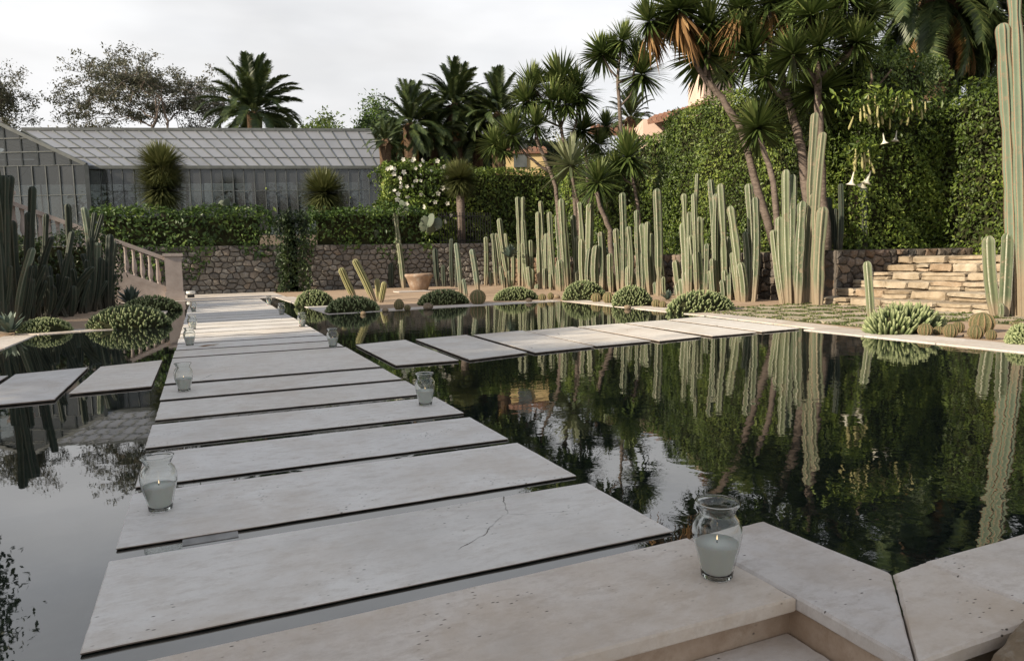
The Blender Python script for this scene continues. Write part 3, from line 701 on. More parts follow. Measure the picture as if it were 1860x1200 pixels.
def cactus(name, label, stems, mat='cactus', group='columnar cacti of the long bed', ox=0, oy=0, sc=1.0, X=None, ribs=5, bend=.03):
    """stems: (xb, yb, xt, yt, w) in crop pixels; crop origin ox, oy and scale sc"""
    pts = []
    if name == 'columnar_cactus' and ox == 860: stems = extra(stems, 4, len(label))
    for (xb, yb, xt, yt, wz) in stems:
        bx_, by_ = ox + xb / sc, oy + yb / sc; tx_, ty_ = ox + xt / sc, oy + yt / sc
        B = G(bx_, by_)
        if B[0] > 12.95: B = AX(bx_, by_, rng.uniform(12.35, 12.9)); B[2] = 0
        d = depth(B); T = PD(tx_, ty_, d + rng.uniform(-.15, .15)); B[2] = -.03; pts.append((B, T, wz / sc * d / F * 1.15))
    o3 = np.mean([p[0] for p in pts], 0); o3[2] = -.012
    if len(pts) == 1:
        B, T, W_ = pts[0]; _sid[0] += 1; V, P, rb, ag = stem_geo(B, T, W_, _sid[0], ribs, bend)
        return tag(obj(name, mesh(name, V - o3, P, mat, {'rib': ('POINT', rb), 'age': ('POINT', ag)}, True), None, o3), label, 'cactus', group)
    root = thing(name, label, 'cactus', o3, group)
    for B, T, W_ in pts:
        _sid[0] += 1; V, P, rb, ag = stem_geo(B, T, W_, _sid[0], ribs, bend)
        obj('stem', mesh('stem', V - o3, P, mat, {'rib': ('POINT', rb), 'age': ('POINT', ag)}, True), root)
    return root
Z4 = dict(ox=860, oy=300, sc=3.321); Z5 = dict(ox=1300, oy=300, sc=3.321); Z3 = dict(ox=480, oy=300, sc=3.321)
CN = 'columnar_cactus'
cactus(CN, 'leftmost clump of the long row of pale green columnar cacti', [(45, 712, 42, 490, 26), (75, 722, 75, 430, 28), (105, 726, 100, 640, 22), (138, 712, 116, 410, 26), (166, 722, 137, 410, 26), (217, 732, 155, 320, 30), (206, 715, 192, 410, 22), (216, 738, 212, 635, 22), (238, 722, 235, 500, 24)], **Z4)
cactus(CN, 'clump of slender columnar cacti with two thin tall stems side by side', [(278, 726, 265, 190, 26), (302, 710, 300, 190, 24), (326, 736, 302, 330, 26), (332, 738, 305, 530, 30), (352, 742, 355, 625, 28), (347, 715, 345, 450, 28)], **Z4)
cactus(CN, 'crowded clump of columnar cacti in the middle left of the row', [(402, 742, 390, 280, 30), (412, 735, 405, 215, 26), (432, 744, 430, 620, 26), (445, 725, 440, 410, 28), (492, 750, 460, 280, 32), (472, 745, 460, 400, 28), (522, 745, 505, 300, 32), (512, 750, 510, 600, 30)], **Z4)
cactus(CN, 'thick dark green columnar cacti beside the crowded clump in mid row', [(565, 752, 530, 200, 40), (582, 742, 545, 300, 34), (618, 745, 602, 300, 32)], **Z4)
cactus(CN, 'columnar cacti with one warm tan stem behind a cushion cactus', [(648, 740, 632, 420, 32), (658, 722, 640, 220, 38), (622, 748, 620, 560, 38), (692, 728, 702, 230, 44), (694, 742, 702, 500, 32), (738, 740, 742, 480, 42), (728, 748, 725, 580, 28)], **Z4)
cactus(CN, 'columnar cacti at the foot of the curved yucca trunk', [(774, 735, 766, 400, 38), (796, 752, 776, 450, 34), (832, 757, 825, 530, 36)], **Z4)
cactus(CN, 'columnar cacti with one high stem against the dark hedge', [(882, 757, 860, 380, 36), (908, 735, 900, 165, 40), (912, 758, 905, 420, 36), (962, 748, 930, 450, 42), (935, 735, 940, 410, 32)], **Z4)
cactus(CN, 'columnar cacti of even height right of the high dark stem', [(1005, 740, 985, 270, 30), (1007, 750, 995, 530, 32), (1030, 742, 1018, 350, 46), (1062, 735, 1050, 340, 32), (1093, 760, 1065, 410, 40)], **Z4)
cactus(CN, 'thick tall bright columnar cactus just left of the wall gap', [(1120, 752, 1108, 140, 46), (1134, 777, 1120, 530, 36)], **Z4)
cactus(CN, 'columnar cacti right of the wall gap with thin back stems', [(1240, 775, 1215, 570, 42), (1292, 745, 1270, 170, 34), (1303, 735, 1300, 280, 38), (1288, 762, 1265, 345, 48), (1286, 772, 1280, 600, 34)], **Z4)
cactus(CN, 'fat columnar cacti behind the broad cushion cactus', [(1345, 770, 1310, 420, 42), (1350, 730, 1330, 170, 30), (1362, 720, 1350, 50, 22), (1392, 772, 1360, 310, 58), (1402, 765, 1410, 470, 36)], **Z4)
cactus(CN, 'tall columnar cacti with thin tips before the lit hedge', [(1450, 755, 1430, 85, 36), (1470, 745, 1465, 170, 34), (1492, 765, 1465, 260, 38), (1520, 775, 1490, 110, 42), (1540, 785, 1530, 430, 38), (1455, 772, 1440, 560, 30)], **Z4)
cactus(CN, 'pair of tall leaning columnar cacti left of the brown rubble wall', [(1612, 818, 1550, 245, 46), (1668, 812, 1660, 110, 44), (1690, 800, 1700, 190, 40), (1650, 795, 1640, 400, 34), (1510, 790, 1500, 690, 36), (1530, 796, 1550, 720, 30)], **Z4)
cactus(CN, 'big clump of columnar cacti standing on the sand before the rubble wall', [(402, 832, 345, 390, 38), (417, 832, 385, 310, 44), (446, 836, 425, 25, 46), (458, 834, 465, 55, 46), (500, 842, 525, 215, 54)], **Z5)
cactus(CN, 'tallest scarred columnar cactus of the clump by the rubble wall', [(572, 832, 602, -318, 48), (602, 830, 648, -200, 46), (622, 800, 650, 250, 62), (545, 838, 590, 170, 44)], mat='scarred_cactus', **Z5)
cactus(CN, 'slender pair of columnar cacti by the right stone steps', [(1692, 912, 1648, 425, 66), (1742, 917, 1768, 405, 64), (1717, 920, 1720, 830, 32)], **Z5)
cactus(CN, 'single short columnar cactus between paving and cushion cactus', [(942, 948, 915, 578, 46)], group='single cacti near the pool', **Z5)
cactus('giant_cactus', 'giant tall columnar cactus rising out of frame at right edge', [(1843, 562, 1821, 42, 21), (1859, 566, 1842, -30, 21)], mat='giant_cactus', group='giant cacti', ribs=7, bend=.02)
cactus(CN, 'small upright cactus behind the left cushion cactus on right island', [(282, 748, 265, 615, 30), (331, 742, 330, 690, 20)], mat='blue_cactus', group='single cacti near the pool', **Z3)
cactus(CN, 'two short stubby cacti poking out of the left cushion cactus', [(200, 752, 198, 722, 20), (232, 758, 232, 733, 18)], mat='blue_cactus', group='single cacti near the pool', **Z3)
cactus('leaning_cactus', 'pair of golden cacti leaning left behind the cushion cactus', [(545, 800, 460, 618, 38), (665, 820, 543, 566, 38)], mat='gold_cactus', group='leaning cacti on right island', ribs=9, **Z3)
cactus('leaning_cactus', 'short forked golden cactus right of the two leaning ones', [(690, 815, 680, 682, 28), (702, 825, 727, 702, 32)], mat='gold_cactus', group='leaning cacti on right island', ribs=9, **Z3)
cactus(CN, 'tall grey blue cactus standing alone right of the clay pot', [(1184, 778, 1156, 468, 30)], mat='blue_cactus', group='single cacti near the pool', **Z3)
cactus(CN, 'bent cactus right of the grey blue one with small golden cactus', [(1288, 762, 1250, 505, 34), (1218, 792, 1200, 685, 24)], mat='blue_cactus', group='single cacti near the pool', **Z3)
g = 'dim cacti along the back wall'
cactus(CN, 'dark tall cactus left of the shaded group at back wall', [(258, 735, 232, 340, 38), (285, 735, 282, 500, 30)], mat='shaded_cactus', group=g, **Z3)
cactus(CN, 'shaded tall cacti at the back wall above the leaning ones', [(412, 735, 408, 375, 30), (402, 730, 400, 490, 26), (474, 733, 453, 255, 38), (488, 735, 484, 520, 30)], mat='shaded_cactus', group=g, **Z3)
cactus(CN, 'row of dim knee high cacti at the foot of back wall', [(602, 738, 595, 590, 28), (642, 735, 626, 470, 32), (704, 738, 706, 590, 32), (730, 733, 728, 600, 26), (766, 737, 766, 590, 32)], mat='shaded_cactus', group=g, **Z3)
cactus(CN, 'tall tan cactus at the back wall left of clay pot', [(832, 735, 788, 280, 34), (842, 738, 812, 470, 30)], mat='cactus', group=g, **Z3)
cactus(CN, 'dim cacti at the back wall behind and right of clay pot', [(892, 728, 888, 560, 26), (930, 726, 926, 590, 26), (985, 726, 982, 570, 28), (1048, 730, 1030, 500, 32), (1085, 730, 1080, 600, 26), (1132, 732, 1130, 440, 26), (1162, 735, 1166, 520, 26)], mat='shaded_cactus', group=g, **Z3)
# stems that stand on the terrace behind the cheek wall
def terrace_cactus(label, stems, X, zb=1.2, mat='shaded_cactus', group='cacti above the rubble wall'):
    pts = []
    for px, tx, ty, wz in stems:
        B = AX(px, 450, X); d = depth(B); B[2] = zb; pts.append((B, PD(tx, ty, d), wz * d / F))
    o3 = np.mean([p[0] for p in pts], 0); root = thing(CN, label, 'cactus', o3, group)
    for B, T, W_ in pts:
        _sid[0] += 1; V, P, rb, ag = stem_geo(B, T, W_, _sid[0], 6, .01); obj('stem', mesh('stem', V - o3, P, mat, {'rib': ('POINT', rb), 'age': ('POINT', ag)}, True), root)
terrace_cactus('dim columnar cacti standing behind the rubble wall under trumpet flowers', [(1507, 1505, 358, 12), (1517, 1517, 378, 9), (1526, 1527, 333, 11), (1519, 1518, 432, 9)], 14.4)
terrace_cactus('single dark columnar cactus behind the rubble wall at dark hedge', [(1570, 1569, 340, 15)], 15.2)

# shaded cactus thicket on the left island
LEFT = [(12, 598, 8, 318, 14), (22, 596, 19, 318, 14), (-14, 600, -12, 300, 16), (38, 590, 22, 400, 13), (55, 584, 60, 338, 12), (48, 586, 52, 385, 12), (86, 580, 84, 388, 9), (118, 572, 123, 370, 10),
        (150, 566, 153, 376, 11), (160, 566, 172, 385, 8), (148, 560, 186, 388, 7), (96, 575, 132, 420, 9), (128, 570, 110, 432, 9), (160, 566, 165, 430, 12), (172, 564, 178, 440, 11), (196, 560, 200, 425, 12), (205, 558, 208, 440, 10),
        (70, 585, 95, 430, 10), (100, 575, 70, 420, 10), (120, 570, 160, 490, 8), (30, 592, 60, 450, 12), (5, 600, -5, 420, 14), (140, 566, 118, 470, 11), (182, 562, 150, 460, 10), (85, 582, 110, 480, 12), (190, 560, 172, 470, 10)]
labs = ['two tall dark cacti at the left frame edge', 'dark cacti with one bent thick arm near left frame edge', 'pale green upright cactus pair before the balustrade', 'crossing dark cactus arms before the balustrade',
        'low tangled dark cactus stems left of the balusters', 'dark upright cactus stems hiding the balustrade middle']
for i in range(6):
    cactus('shaded_cactus', labs[i] + ' on left island', [s for j, s in enumerate(LEFT) if j % 6 == i and j > 2] if i else LEFT[:3] + [LEFT[6]], mat='shaded_cactus' if i != 2 else 'blue_cactus', group='dark cactus thicket on the left island', bend=.05)

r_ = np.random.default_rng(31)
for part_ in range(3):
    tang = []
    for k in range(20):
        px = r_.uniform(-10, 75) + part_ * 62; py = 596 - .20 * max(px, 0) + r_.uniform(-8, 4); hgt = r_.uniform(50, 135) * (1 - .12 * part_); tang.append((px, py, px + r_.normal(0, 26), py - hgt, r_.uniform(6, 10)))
    cactus('tangled_cactus', ['tangle of thin dark cactus stems at the left frame edge', 'tangle of thin dark cactus stems between agave and sand', 'tangle of thin dark cactus stems hiding the lower balusters'][part_], tang, mat='shaded_cactus', group='dark cactus thicket on the left island', bend=.10)

# ------------------------------------------------------------------ cushion cacti
def cushion(label, px, py, rx, ry, hz, seed, nf=None, fs=1.0, ln=1.0, group='cushion cacti along the pool edge', z=0.0):
    """px,py = front centre; rx half width in px; ry depth factor; hz height px"""
    r = np.random.default_rng(seed); B = G(px, py); mpp = m_per_px(B); W_ = rx * mpp; Hh_ = hz * mpp; Dp = W_ * ry
    c = B + np.array([FH.x, FH.y, 0]) * Dp * .8; c[2] = -.012
    root = thing('cushion_cactus', label, 'cactus', c, group)
    # underlying mound
    th = np.linspace(0.02, math.pi / 2, 8); V, P = lathe([(math.sin(a) * .93, math.cos(a) * .86) for a in th][::-1], 24); V = V * [W_, Dp, Hh_]
    V[:, :2] *= (1 + .16 * lump(V, 2.2))[:, None]
    obj('mound', mesh('mound', V, P, 'dark_filler'), root)
    nf = nf or int(np.clip(W_ * Dp * 800, 380, 900)); mb = MB()
    ga = math.pi * (3 - math.sqrt(5)); L0 = .105 * fs * (W_ / .9) ** .3; Rf = .020 * fs * (W_ / .9) ** .3
    tips = []; Vs = []; Qs = []; Ns = []; rn = []
    for i in range(nf):
        zz = 1 - (i + .5) / nf * .97; a = i * ga + r.normal(0, .12); q = math.sqrt(1 - zz * zz)
        p = np.array([q * math.cos(a) * W_, q * math.sin(a) * Dp, zz * Hh_ * .9]); p[:2] *= 1 + .16 * lump(p[None], 2.2)[0]; p[2] *= 1 + .14 * lump(p[None] + 2, 3.0)[0]
        n = np.array([p[0] / W_ ** 2, p[1] / Dp ** 2, p[2] / Hh_ ** 2]); n /= np.linalg.norm(n); n = n * .75 + [0, 0, .55] + r.normal(0, .14, 3); n /= np.linalg.norm(n)
        l_, rf = L0 * ln * r.uniform(.45, 1.3), Rf * r.uniform(.7, 1.25)
        if lump(p[None] + 5, 4.0)[0] > .9: continue
        s = np.cross(n, [.3, .9, .1]); s /= np.linalg.norm(s); u = np.cross(n, s); k = 6; aa = np.arange(k) * 2 * math.pi / k
        ring = np.outer(np.cos(aa), s) + np.outer(np.sin(aa), u); b = p - n * l_ * .5
        prof_ = ((0, .8), (.6, 1.0), (.86, .75), (1.0, .22)); V = np.concatenate([b + n * l_ * t_ + ring * rf * f for t_, f in prof_])
        o_ = len(Vs) * 24; ii = np.arange(3)[:, None] * k; j = np.arange(k)[None]; kk = (j + 1) % k
        Vs.append(V); Qs.append(np.stack([ii + j, ii + kk, ii + k + kk, ii + k + j], -1).reshape(-1, 4) + o_); Ns.append(np.arange(18, 24)[None] + o_); tips.append(np.repeat([0, .45, .8, 1.0], k)); rn.append(np.full(19, r.random()))
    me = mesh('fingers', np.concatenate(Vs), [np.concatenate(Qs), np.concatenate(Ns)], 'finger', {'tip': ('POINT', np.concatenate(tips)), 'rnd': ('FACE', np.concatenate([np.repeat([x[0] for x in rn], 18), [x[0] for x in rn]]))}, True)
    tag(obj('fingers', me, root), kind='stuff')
    return root
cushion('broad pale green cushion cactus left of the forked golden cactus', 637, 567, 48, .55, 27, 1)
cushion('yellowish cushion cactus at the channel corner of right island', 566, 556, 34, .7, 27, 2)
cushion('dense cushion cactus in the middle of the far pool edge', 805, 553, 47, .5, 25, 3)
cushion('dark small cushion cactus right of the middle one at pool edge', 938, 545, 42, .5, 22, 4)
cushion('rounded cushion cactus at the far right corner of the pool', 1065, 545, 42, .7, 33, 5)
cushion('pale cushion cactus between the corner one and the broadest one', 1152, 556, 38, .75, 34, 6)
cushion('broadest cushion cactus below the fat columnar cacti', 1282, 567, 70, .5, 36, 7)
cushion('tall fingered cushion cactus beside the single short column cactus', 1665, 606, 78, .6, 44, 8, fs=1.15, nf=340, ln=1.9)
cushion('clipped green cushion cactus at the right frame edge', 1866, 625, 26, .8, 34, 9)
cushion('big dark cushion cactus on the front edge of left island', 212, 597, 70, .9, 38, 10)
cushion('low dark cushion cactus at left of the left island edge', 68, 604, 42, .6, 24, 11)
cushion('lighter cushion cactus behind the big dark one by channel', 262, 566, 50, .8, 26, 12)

# barrel cacti and stones along the pool edge
def barrel_mesh(seed):
    r = np.random.default_rng(seed); n = 36; rows = 9; V = []; rb = []
    for i in range(rows):
        a = .12 + (math.pi - .5) * i / (rows - 1); th = np.arange(n) * 2 * math.pi / n; rr = math.sin(a) * np.where(np.arange(n) % 3 == 0, 1.08, .93)
        V.append(np.c_[np.cos(th) * rr, np.sin(th) * rr, np.full(n, math.cos(a))]); rb.append(np.where(np.arange(n) % 3 == 0, 1, .2))
    V = np.concatenate(V); V *= [1, 1, r.uniform(.95, 1.25)]; V[:, 2] -= V[:, 2].min()
    i = np.arange(rows - 1)[:, None] * n; j = np.arange(n)[None]; k = (j + 1) % n
    return mesh('barrel_cactus', V, [np.stack([i + n + j, i + n + k, i + k, i + j], -1).reshape(-1, 4), np.arange(n)[None]], 'barrel', {'rib': ('POINT', np.concatenate(rb))})
BM = [barrel_mesh(i) for i in range(4)]
bars_ = [(725, 562, 9, 'small brown barrel cactus below the forked golden cactus'), (795 - 70, 556, 7, 'tiny barrel cactus beside the one below the forked cactus'), (868, 552, 14, 'dark barrel cactus right of the middle cushion cactus'),
         (985, 545, 7, 'first of the little round cacti left of the pool corner'), (1000, 543, 6, 'second of the little round cacti left of the pool corner'), (1105, 550, 10, 'russet barrel cactus right of the rounded corner cushion'),
         (1083, 548, 9, 'pale rounded barrel cactus under the rounded corner cushion'), (1192, 557, 8, 'green brown barrel cactus right of the pale cushion'), (1204, 558, 6, 'grey little barrel cactus beside the green brown one'),
         (1281, 566, 9, 'orange barrel cactus in front of the broadest cushion'), (1680, 608, 12, 'grey pink barrel cactus in front of the tall fingered cushion'), (1705, 606, 9, 'small yellow barrel cactus in front of the tall fingered cushion'),
         (1726, 611, 12, 'pink brown barrel cactus at the right end of fingered cushion'), (1740, 602, 10, 'dark pink barrel cactus behind the pink brown one'), (1772, 613, 13, 'spiny barrel cactus low on the right edge bed'),
         (1783, 602, 20, 'largest spiny golden barrel cactus on the right edge bed'), (1800, 615, 9, 'narrow upright barrel cactus right of the spiny golden one'), (1848, 600, 9, 'brown barrel cactus beside the clipped cushion at right frame edge'),
         (1232, 555, 6, 'tiny brown barrel behind the left end of broadest cushion'), (40 + 700, 563, 6, 'pebble sized barrel cactus near the back pool edge')]
for i, (px, py, r_, lab) in enumerate(bars_):
    p = G(px, py); p[2] = -.02; o = tag(obj('barrel_cactus', BM[i % 4], None, p, (0, 0, i * 1.1), r_ * m_per_px(p)), lab, 'cactus', 'barrel cacti along the pool edge')
for i, (px, py, sx) in enumerate([(778, 561, 9), (1012, 541, 5), (960, 548, 6), (1225, 560, 6), (700, 565, 6), (660, 570, 5), (1140, 560, 6), (1755, 610, 6)]):
    p = G(px, py); p[2] = -.03; m_ = sx * m_per_px(p)
    rock(['brown stone below the clay pot at the pool edge', 'tiny stone at the far pool corner', 'small stone beside the dark small cushion', 'stone left of the broadest cushion', 'stone right of forked cactus', 'pebble at the foot of the pale cushion', 'stone before the pale right cushion', 'stone between pink barrel cacti'][i], p, np.array([m_, m_, m_ * .7]), 30 + i)

# clay pot on its plate
pp = G(762, 527); pp[2] = -.01; mp_ = m_per_px(pp)
pot = thing('clay_pot', 'wide weathered clay pot on the sand before the back wall', 'pot', pp)
R_ = 25 * mp_; pr_ = [(.001, 0), (.56, 0), (.62, .05), (.80, .55), (.93, .92), (1.0, .98), (1.03, 1.06), (1.0, 1.18), (.93, 1.2), (.90, 1.05), (.001, .98)]
V, P = lathe([(a * R_, b * R_ * 1.02) for a, b in pr_], 36); ang = np.arctan2(V[:, 1], V[:, 0]); V[:, :2] *= (1 + .012 * np.sin(ang * 3) + .008 * np.sin(ang * 11))[:, None]
obj('bowl', mesh('bowl', V, P, 'terracotta', smooth=True), pot)
rr = np.random.default_rng(5); tw = np.c_[rr.uniform(-.7, .7, (60, 2)) * R_, np.full(60, R_ * 1.1)]; tw = tw[np.hypot(tw[:, 0], tw[:, 1]) < .8 * R_]
obj('pot_soil', mesh('pot_soil', *lathe([(.001, R_ * 1.04), (.91 * R_, R_ * 1.03)], 20, False), 'soil'), pot)
obj('seedlings', leaf_mesh('seedlings', tw, unit(rr.normal(size=(len(tw), 3))), .10, 'dead_leaf'), pot)
V, P = box(-.9, .35, -.5, .45, 0, .03); tag(obj('stone_plate', mesh('stone_plate', V, P, 'travertine_warm'), None, pp + np.array([-.3, -.9, .0])), 'flat stone cover in the sand left of the clay pot', 'cover')
sp = thing('garden_spotlight', 'small low white spotlight at the foot of the end pillar', 'lamp', G(347, 540)); sp.location.z = -.008
obj('lamp_head', mesh('lamp_head', *lathe([(.001, .12), (.13, .12), (.16, .16), (.16, .24), (.001, .25)], 14), 'white_paint'), sp); obj('base', mesh('base', *box(-.12, .12, -.12, .12, 0, .121), 'iron'), sp)

# ------------------------------------------------------------------ rosettes : yucca, agave, grass-ball yucca
def rosette_mesh(name, n, mat, seed, lw=.035, el0=-50, el1=88, droop=.12, lmin=.75, seg=3, cup=0.0, power=1.0, area=False):
    r = np.random.default_rng(seed); V = []; T = []; Q = []; rn = []
    for i in range(n):
        t_ = (i + .5) / n; el = rad(el0 + (el1 - el0) * t_ ** power + r.normal(0, 5)) if not area else math.asin(math.sin(rad(el0)) + (1 - math.sin(rad(el0))) * t_ * .999); az = i * 2.39996 + r.normal(0, .2)
        d = np.array([math.cos(el) * math.cos(az), math.cos(el) * math.sin(az), math.sin(el)]); s = np.array([-math.sin(az), math.cos(az), 0])
        u = np.cross(d, s); u = u if u[2] > 0 else -u; l_ = r.uniform(lmin, 1.0); w_ = lw * r.uniform(.8, 1.2); b = len(V); dr = droop * r.uniform(.3, 1.6)
        for k in range(seg):
            f = k / seg; c = d * (.05 + f * (l_ - .05)) - np.array([0, 0, 1]) * dr * f * f * l_; ww = w_ * (.75 + .5 * f) if f < .5 else w_ * (1 - (f - .5) * .9)
            V += [c - s * ww + u * cup * ww, c + s * ww + u * cup * ww]
        V.append(d * l_ - np.array([0, 0, 1]) * dr * l_)
        for k in range(seg - 1): Q.append([b + 2 * k, b + 2 * k + 1, b + 2 * k + 3, b + 2 * k + 2])
        T.append([b + 2 * seg - 2, b + 2 * seg - 1, b + 2 * seg]); rn.append(np.clip(.15 + .55 * t_ + r.normal(0, .2), 0, 1))
    rn = np.array(rn)
    return mesh(name, np.array(V), [np.array(Q), np.array(T)], mat, {'rnd': ('FACE', np.concatenate([np.repeat(rn, seg - 1), rn]))})
YM = [rosette_mesh('leaf_rosette', 230, 'yucca_leaf', s, .033, -48, 86, .10) for s in (1, 2, 3)]
YP = rosette_mesh('leaf_rosette', 120, 'pale_yucca_leaf', 4, .032, -35, 86, .10)
SK = [rosette_mesh('dead_leaf_skirt', 70, 'dead_leaf', s, .035, -88, -50, .25, .5) for s in (5, 6)]
AG = [rosette_mesh('agave', 38, 'blue_leaf', s, .085, 8, 84, .05, .8, 4, .5) for s in (7, 8)]
RB = [rosette_mesh('leaf_ball', 1600, 'rostrata_leaf', s, .020, -62, 88, .03, .80, 2, area=True) for s in (9, 10, 11)]
def yucca(label, d, trunks, heads, zb=1.2, tr=.13, group='yucca trees behind the cacti', name='yucca_tree', pale=False, skirts=()):
    """trunks: list of pixel polylines; first starts at the ground; heads: (px,py,r)"""
    x0, y0 = trunks[0][0]; B = PD(x0, y0, d); zb = -.03 if B[0] < 13.35 and B[1] < 32 else zb; B[2] = zb; root = thing(name, label, 'tree', B, group); r = np.random.default_rng(int(x0 * 7 + y0)); tr = tr * .56
    ends = []
    for ti, tpx in enumerate(trunks):
        pts = [PD(*p, d) for p in tpx]
        if ti == 0: pts[0] = B
        # smooth
        P_ = []
        for a, b in zip(pts[:-1], pts[1:]):
            for f in np.linspace(0, 1, 5)[:-1]: P_.append(a + (b - a) * f + r.normal(0, .015, 3))
        P_.append(pts[-1]); k = len(P_); t0 = tr if ti == 0 else tr * .7
        V, P = tube(P_, [t0 * (1.25 - .55 * i / k) if ti == 0 else t0 * (1.05 - .3 * i / k) for i in range(k)], 9, wob=.10)
        obj('trunk' if ti == 0 else 'branch', mesh('trunk', V - B, P, 'pale_bark', smooth=True), root); ends += P_[2:]
    ends = np.array(ends)
    for hi, (hx, hy, hr) in enumerate(heads):
        dd = d + r.uniform(-.5, .5); H_ = PD(hx, hy, dd); s = hr * dd / F * 1.45
        # branch from the nearest trunk point below the head
        c = ends[np.argmin(np.linalg.norm(ends - (H_ - [0, 0, s * .8]), axis=1))]
        if np.linalg.norm(c - H_) > .12:
            mid = (c + H_) / 2 + np.array([0, 0, -.12 * np.linalg.norm(c - H_)]); V, P = tube([c, mid, H_], [tr * .6, tr * .55, tr * .5], 7); obj('branch', mesh('branch', V - B, P, 'pale_bark', smooth=True), root)
        o = obj('leaf_rosette', YP if pale else YM[hi % 3], root, H_ - B, (r.normal(0, .22), r.normal(0, .22), r.uniform(0, 6)), s)
        if hi in skirts: obj('dead_leaf_skirt', SK[hi % 2], o, (0, 0, -.05), None, 1.25)
    return root
yucca('yucca with three low heads left of the tall twin yucca', 27, [[(1028, 440), (1010, 340), (988, 285), (972, 250)], [(1000, 315), (960, 285), (935, 262)]], [(931, 247, 40), (898, 262, 30), (973, 229, 32), (915, 275, 24)])
yucca('bushy tall yucca with five crowded heads at picture centre', 28, [[(1052, 440), (1042, 330), (1022, 245), (1014, 185)], [(1030, 285), (1045, 225), (1048, 200)]], [(1020, 150, 46), (964, 158, 38), (1050, 170, 44), (957, 185, 36), (1000, 182, 38), (1030, 190, 34)])
yucca('pale long leaved spiky yucca above the middle columnar cacti', 26, [[(1062, 440), (1050, 370), (1038, 320)]], [(1036, 301, 54)], pale=True, tr=.11)
yucca('yucca on a curved dark trunk among the middle columnar cacti', 24.5, [[(1118, 446), (1108, 415), (1090, 375), (1083, 350)]], [(1085, 331, 40)], tr=.15)
yucca('young yucca with one bright head before the dark hedge gap', 25, [[(1168, 430), (1158, 370), (1146, 305)]], [(1142, 286, 46), (1120, 305, 28)], tr=.10)
yucca('slender yucca with four heads standing alone against the sky', 31, [[(1140, 330), (1126, 210), (1122, 150), (1124, 120)], [(1122, 150), (1150, 140)]], [(1094, 99, 34), (1130, 74, 32), (1166, 135, 44), (1155, 100, 30), (1110, 90, 26)], tr=.14)
yucca('low yucca heads behind the pale spiky one', 30, [[(1075, 360), (1066, 290), (1060, 255)]], [(1057, 238, 30), (1085, 262, 28), (1100, 230, 26)], tr=.12)
yucca('leaning yucca with drooping brown leaves at the tower wall', 19, [[(1408, 420), (1343, 223), (1310, 178), (1278, 139), (1245, 80)], [(1278, 139), (1290, 90)]], [(1179, 39, 38), (1233, 18, 48), (1281, 99, 56), (1290, 45, 46), (1212, 45, 34), (1262, -12, 40)], tr=.15, skirts=(0, 1))
yucca('tall yucca with a thick brown skirt of dead leaves', 18.3, [[(1480, 420), (1455, 270), (1438, 205), (1412, 120), (1398, 55), (1396, 20)], [(1410, 120), (1370, 110)]], [(1398, 4, 50), (1344, 15, 42), (1365, 100, 52), (1341, 62, 38), (1425, 30, 40), (1390, 140, 36)], tr=.17, skirts=(0, 1, 4))
yucca('yucca head low in front of the sunlit hedge', 17.8, [[(1420, 430), (1404, 330), (1388, 270), (1380, 250)]], [(1377, 232, 50)], tr=.12)
yucca('dense dark yucca with seven heads left of the trumpet flowers', 17.6, [[(1502, 400), (1488, 260), (1484, 130), (1486, 50)], [(1486, 140), (1540, 100)], [(1485, 150), (1450, 110)]], [(1483, 165, 56), (1486, 84, 50), (1474, 28, 48), (1522, 30, 48), (1556, 78, 44), (1538, -8, 44), (1440, 100, 44), (1455, -5, 44), (1575, 25, 40)], tr=.17)
yucca('far yucca head behind the lit hedge top', 30, [[(1330, 330), (1326, 160), (1322, 90)]], [(1322, 75, 42), (1345, 40, 40), (1318, 130, 36)], tr=.14)
# agaves
def agave(label, px, py, r_, d=None, z=0.0, mat=0, group='agaves among the cacti'):
    p = G(px, py, z) if d is None else PD(px, py, d)
    if d is not None: p[2] = z
    tag(obj('agave', AG[mat % 2], None, p, (0, 0, px * .1), r_ * m_per_px(p)), label, 'agave', group)
agave('blue grey agave showing between cactus stems at mid left row', 925, 440, 30, d=29, z=1.2)
agave('blue grey agave behind the thick tall bright cactus', 1178, 430, 40, d=23, z=1.2, mat=1)
agave('low blue agave at the foot of the wall gap', 1212, 545, 22)
agave('blue agave left of the end pillar by the balusters', 238, 556, 44)
agave('blue agave among columnar stems near the wall gap', 1110, 430, 30, d=25, z=1.2)
agave('dark agave with long leaves at left frame edge', 18, 606, 48, mat=1)
agave('green agave on the terrace beside the first grass ball yucca', 540, 400, 22, d=33.5, z=1.94)
# grass-ball yuccas
def ball(label, d, hx, hy, r_, zb, sy=1.0, k=0, tr=.17):
    H_ = PD(hx, hy, d); s = r_ * d / F * 1.3; B = H_.copy(); B[2] = zb; root = thing('ball_yucca', label, 'tree', B, 'round headed yuccas on the terrace')
    V, P = tube([(0, 0, 0), (.02, 0, (H_[2] - zb) * .5), (0, 0, H_[2] - zb)], [tr * 1.15, tr, tr * .9], 12, wob=.06); obj('trunk', mesh('trunk', V, P, 'pale_bark', smooth=True), root)
    obj('leaf_ball', RB[k], root, H_ - B, (0, 0, k), (s, s, s * sy)); return root
b1 = ball('tall olive grass ball yucca in front of the greenhouse', 30.8, 293, 305, 44, 1.95, 1.0, 0)
obj('leaf_ball', RB[1], b1, np.array(PD(294, 342, 30.8)) - np.array(b1.location), None, 60 * 30.8 / F)
ball('squat green grass ball yucca at the right of greenhouse', 33.4, 588, 350, 44, 1.95, .95, 1)
ball('grass ball yucca on a pale trunk before the clipped hedge', 34.7, 835, 326, 34, 1.2, 1.0, 2, .20)

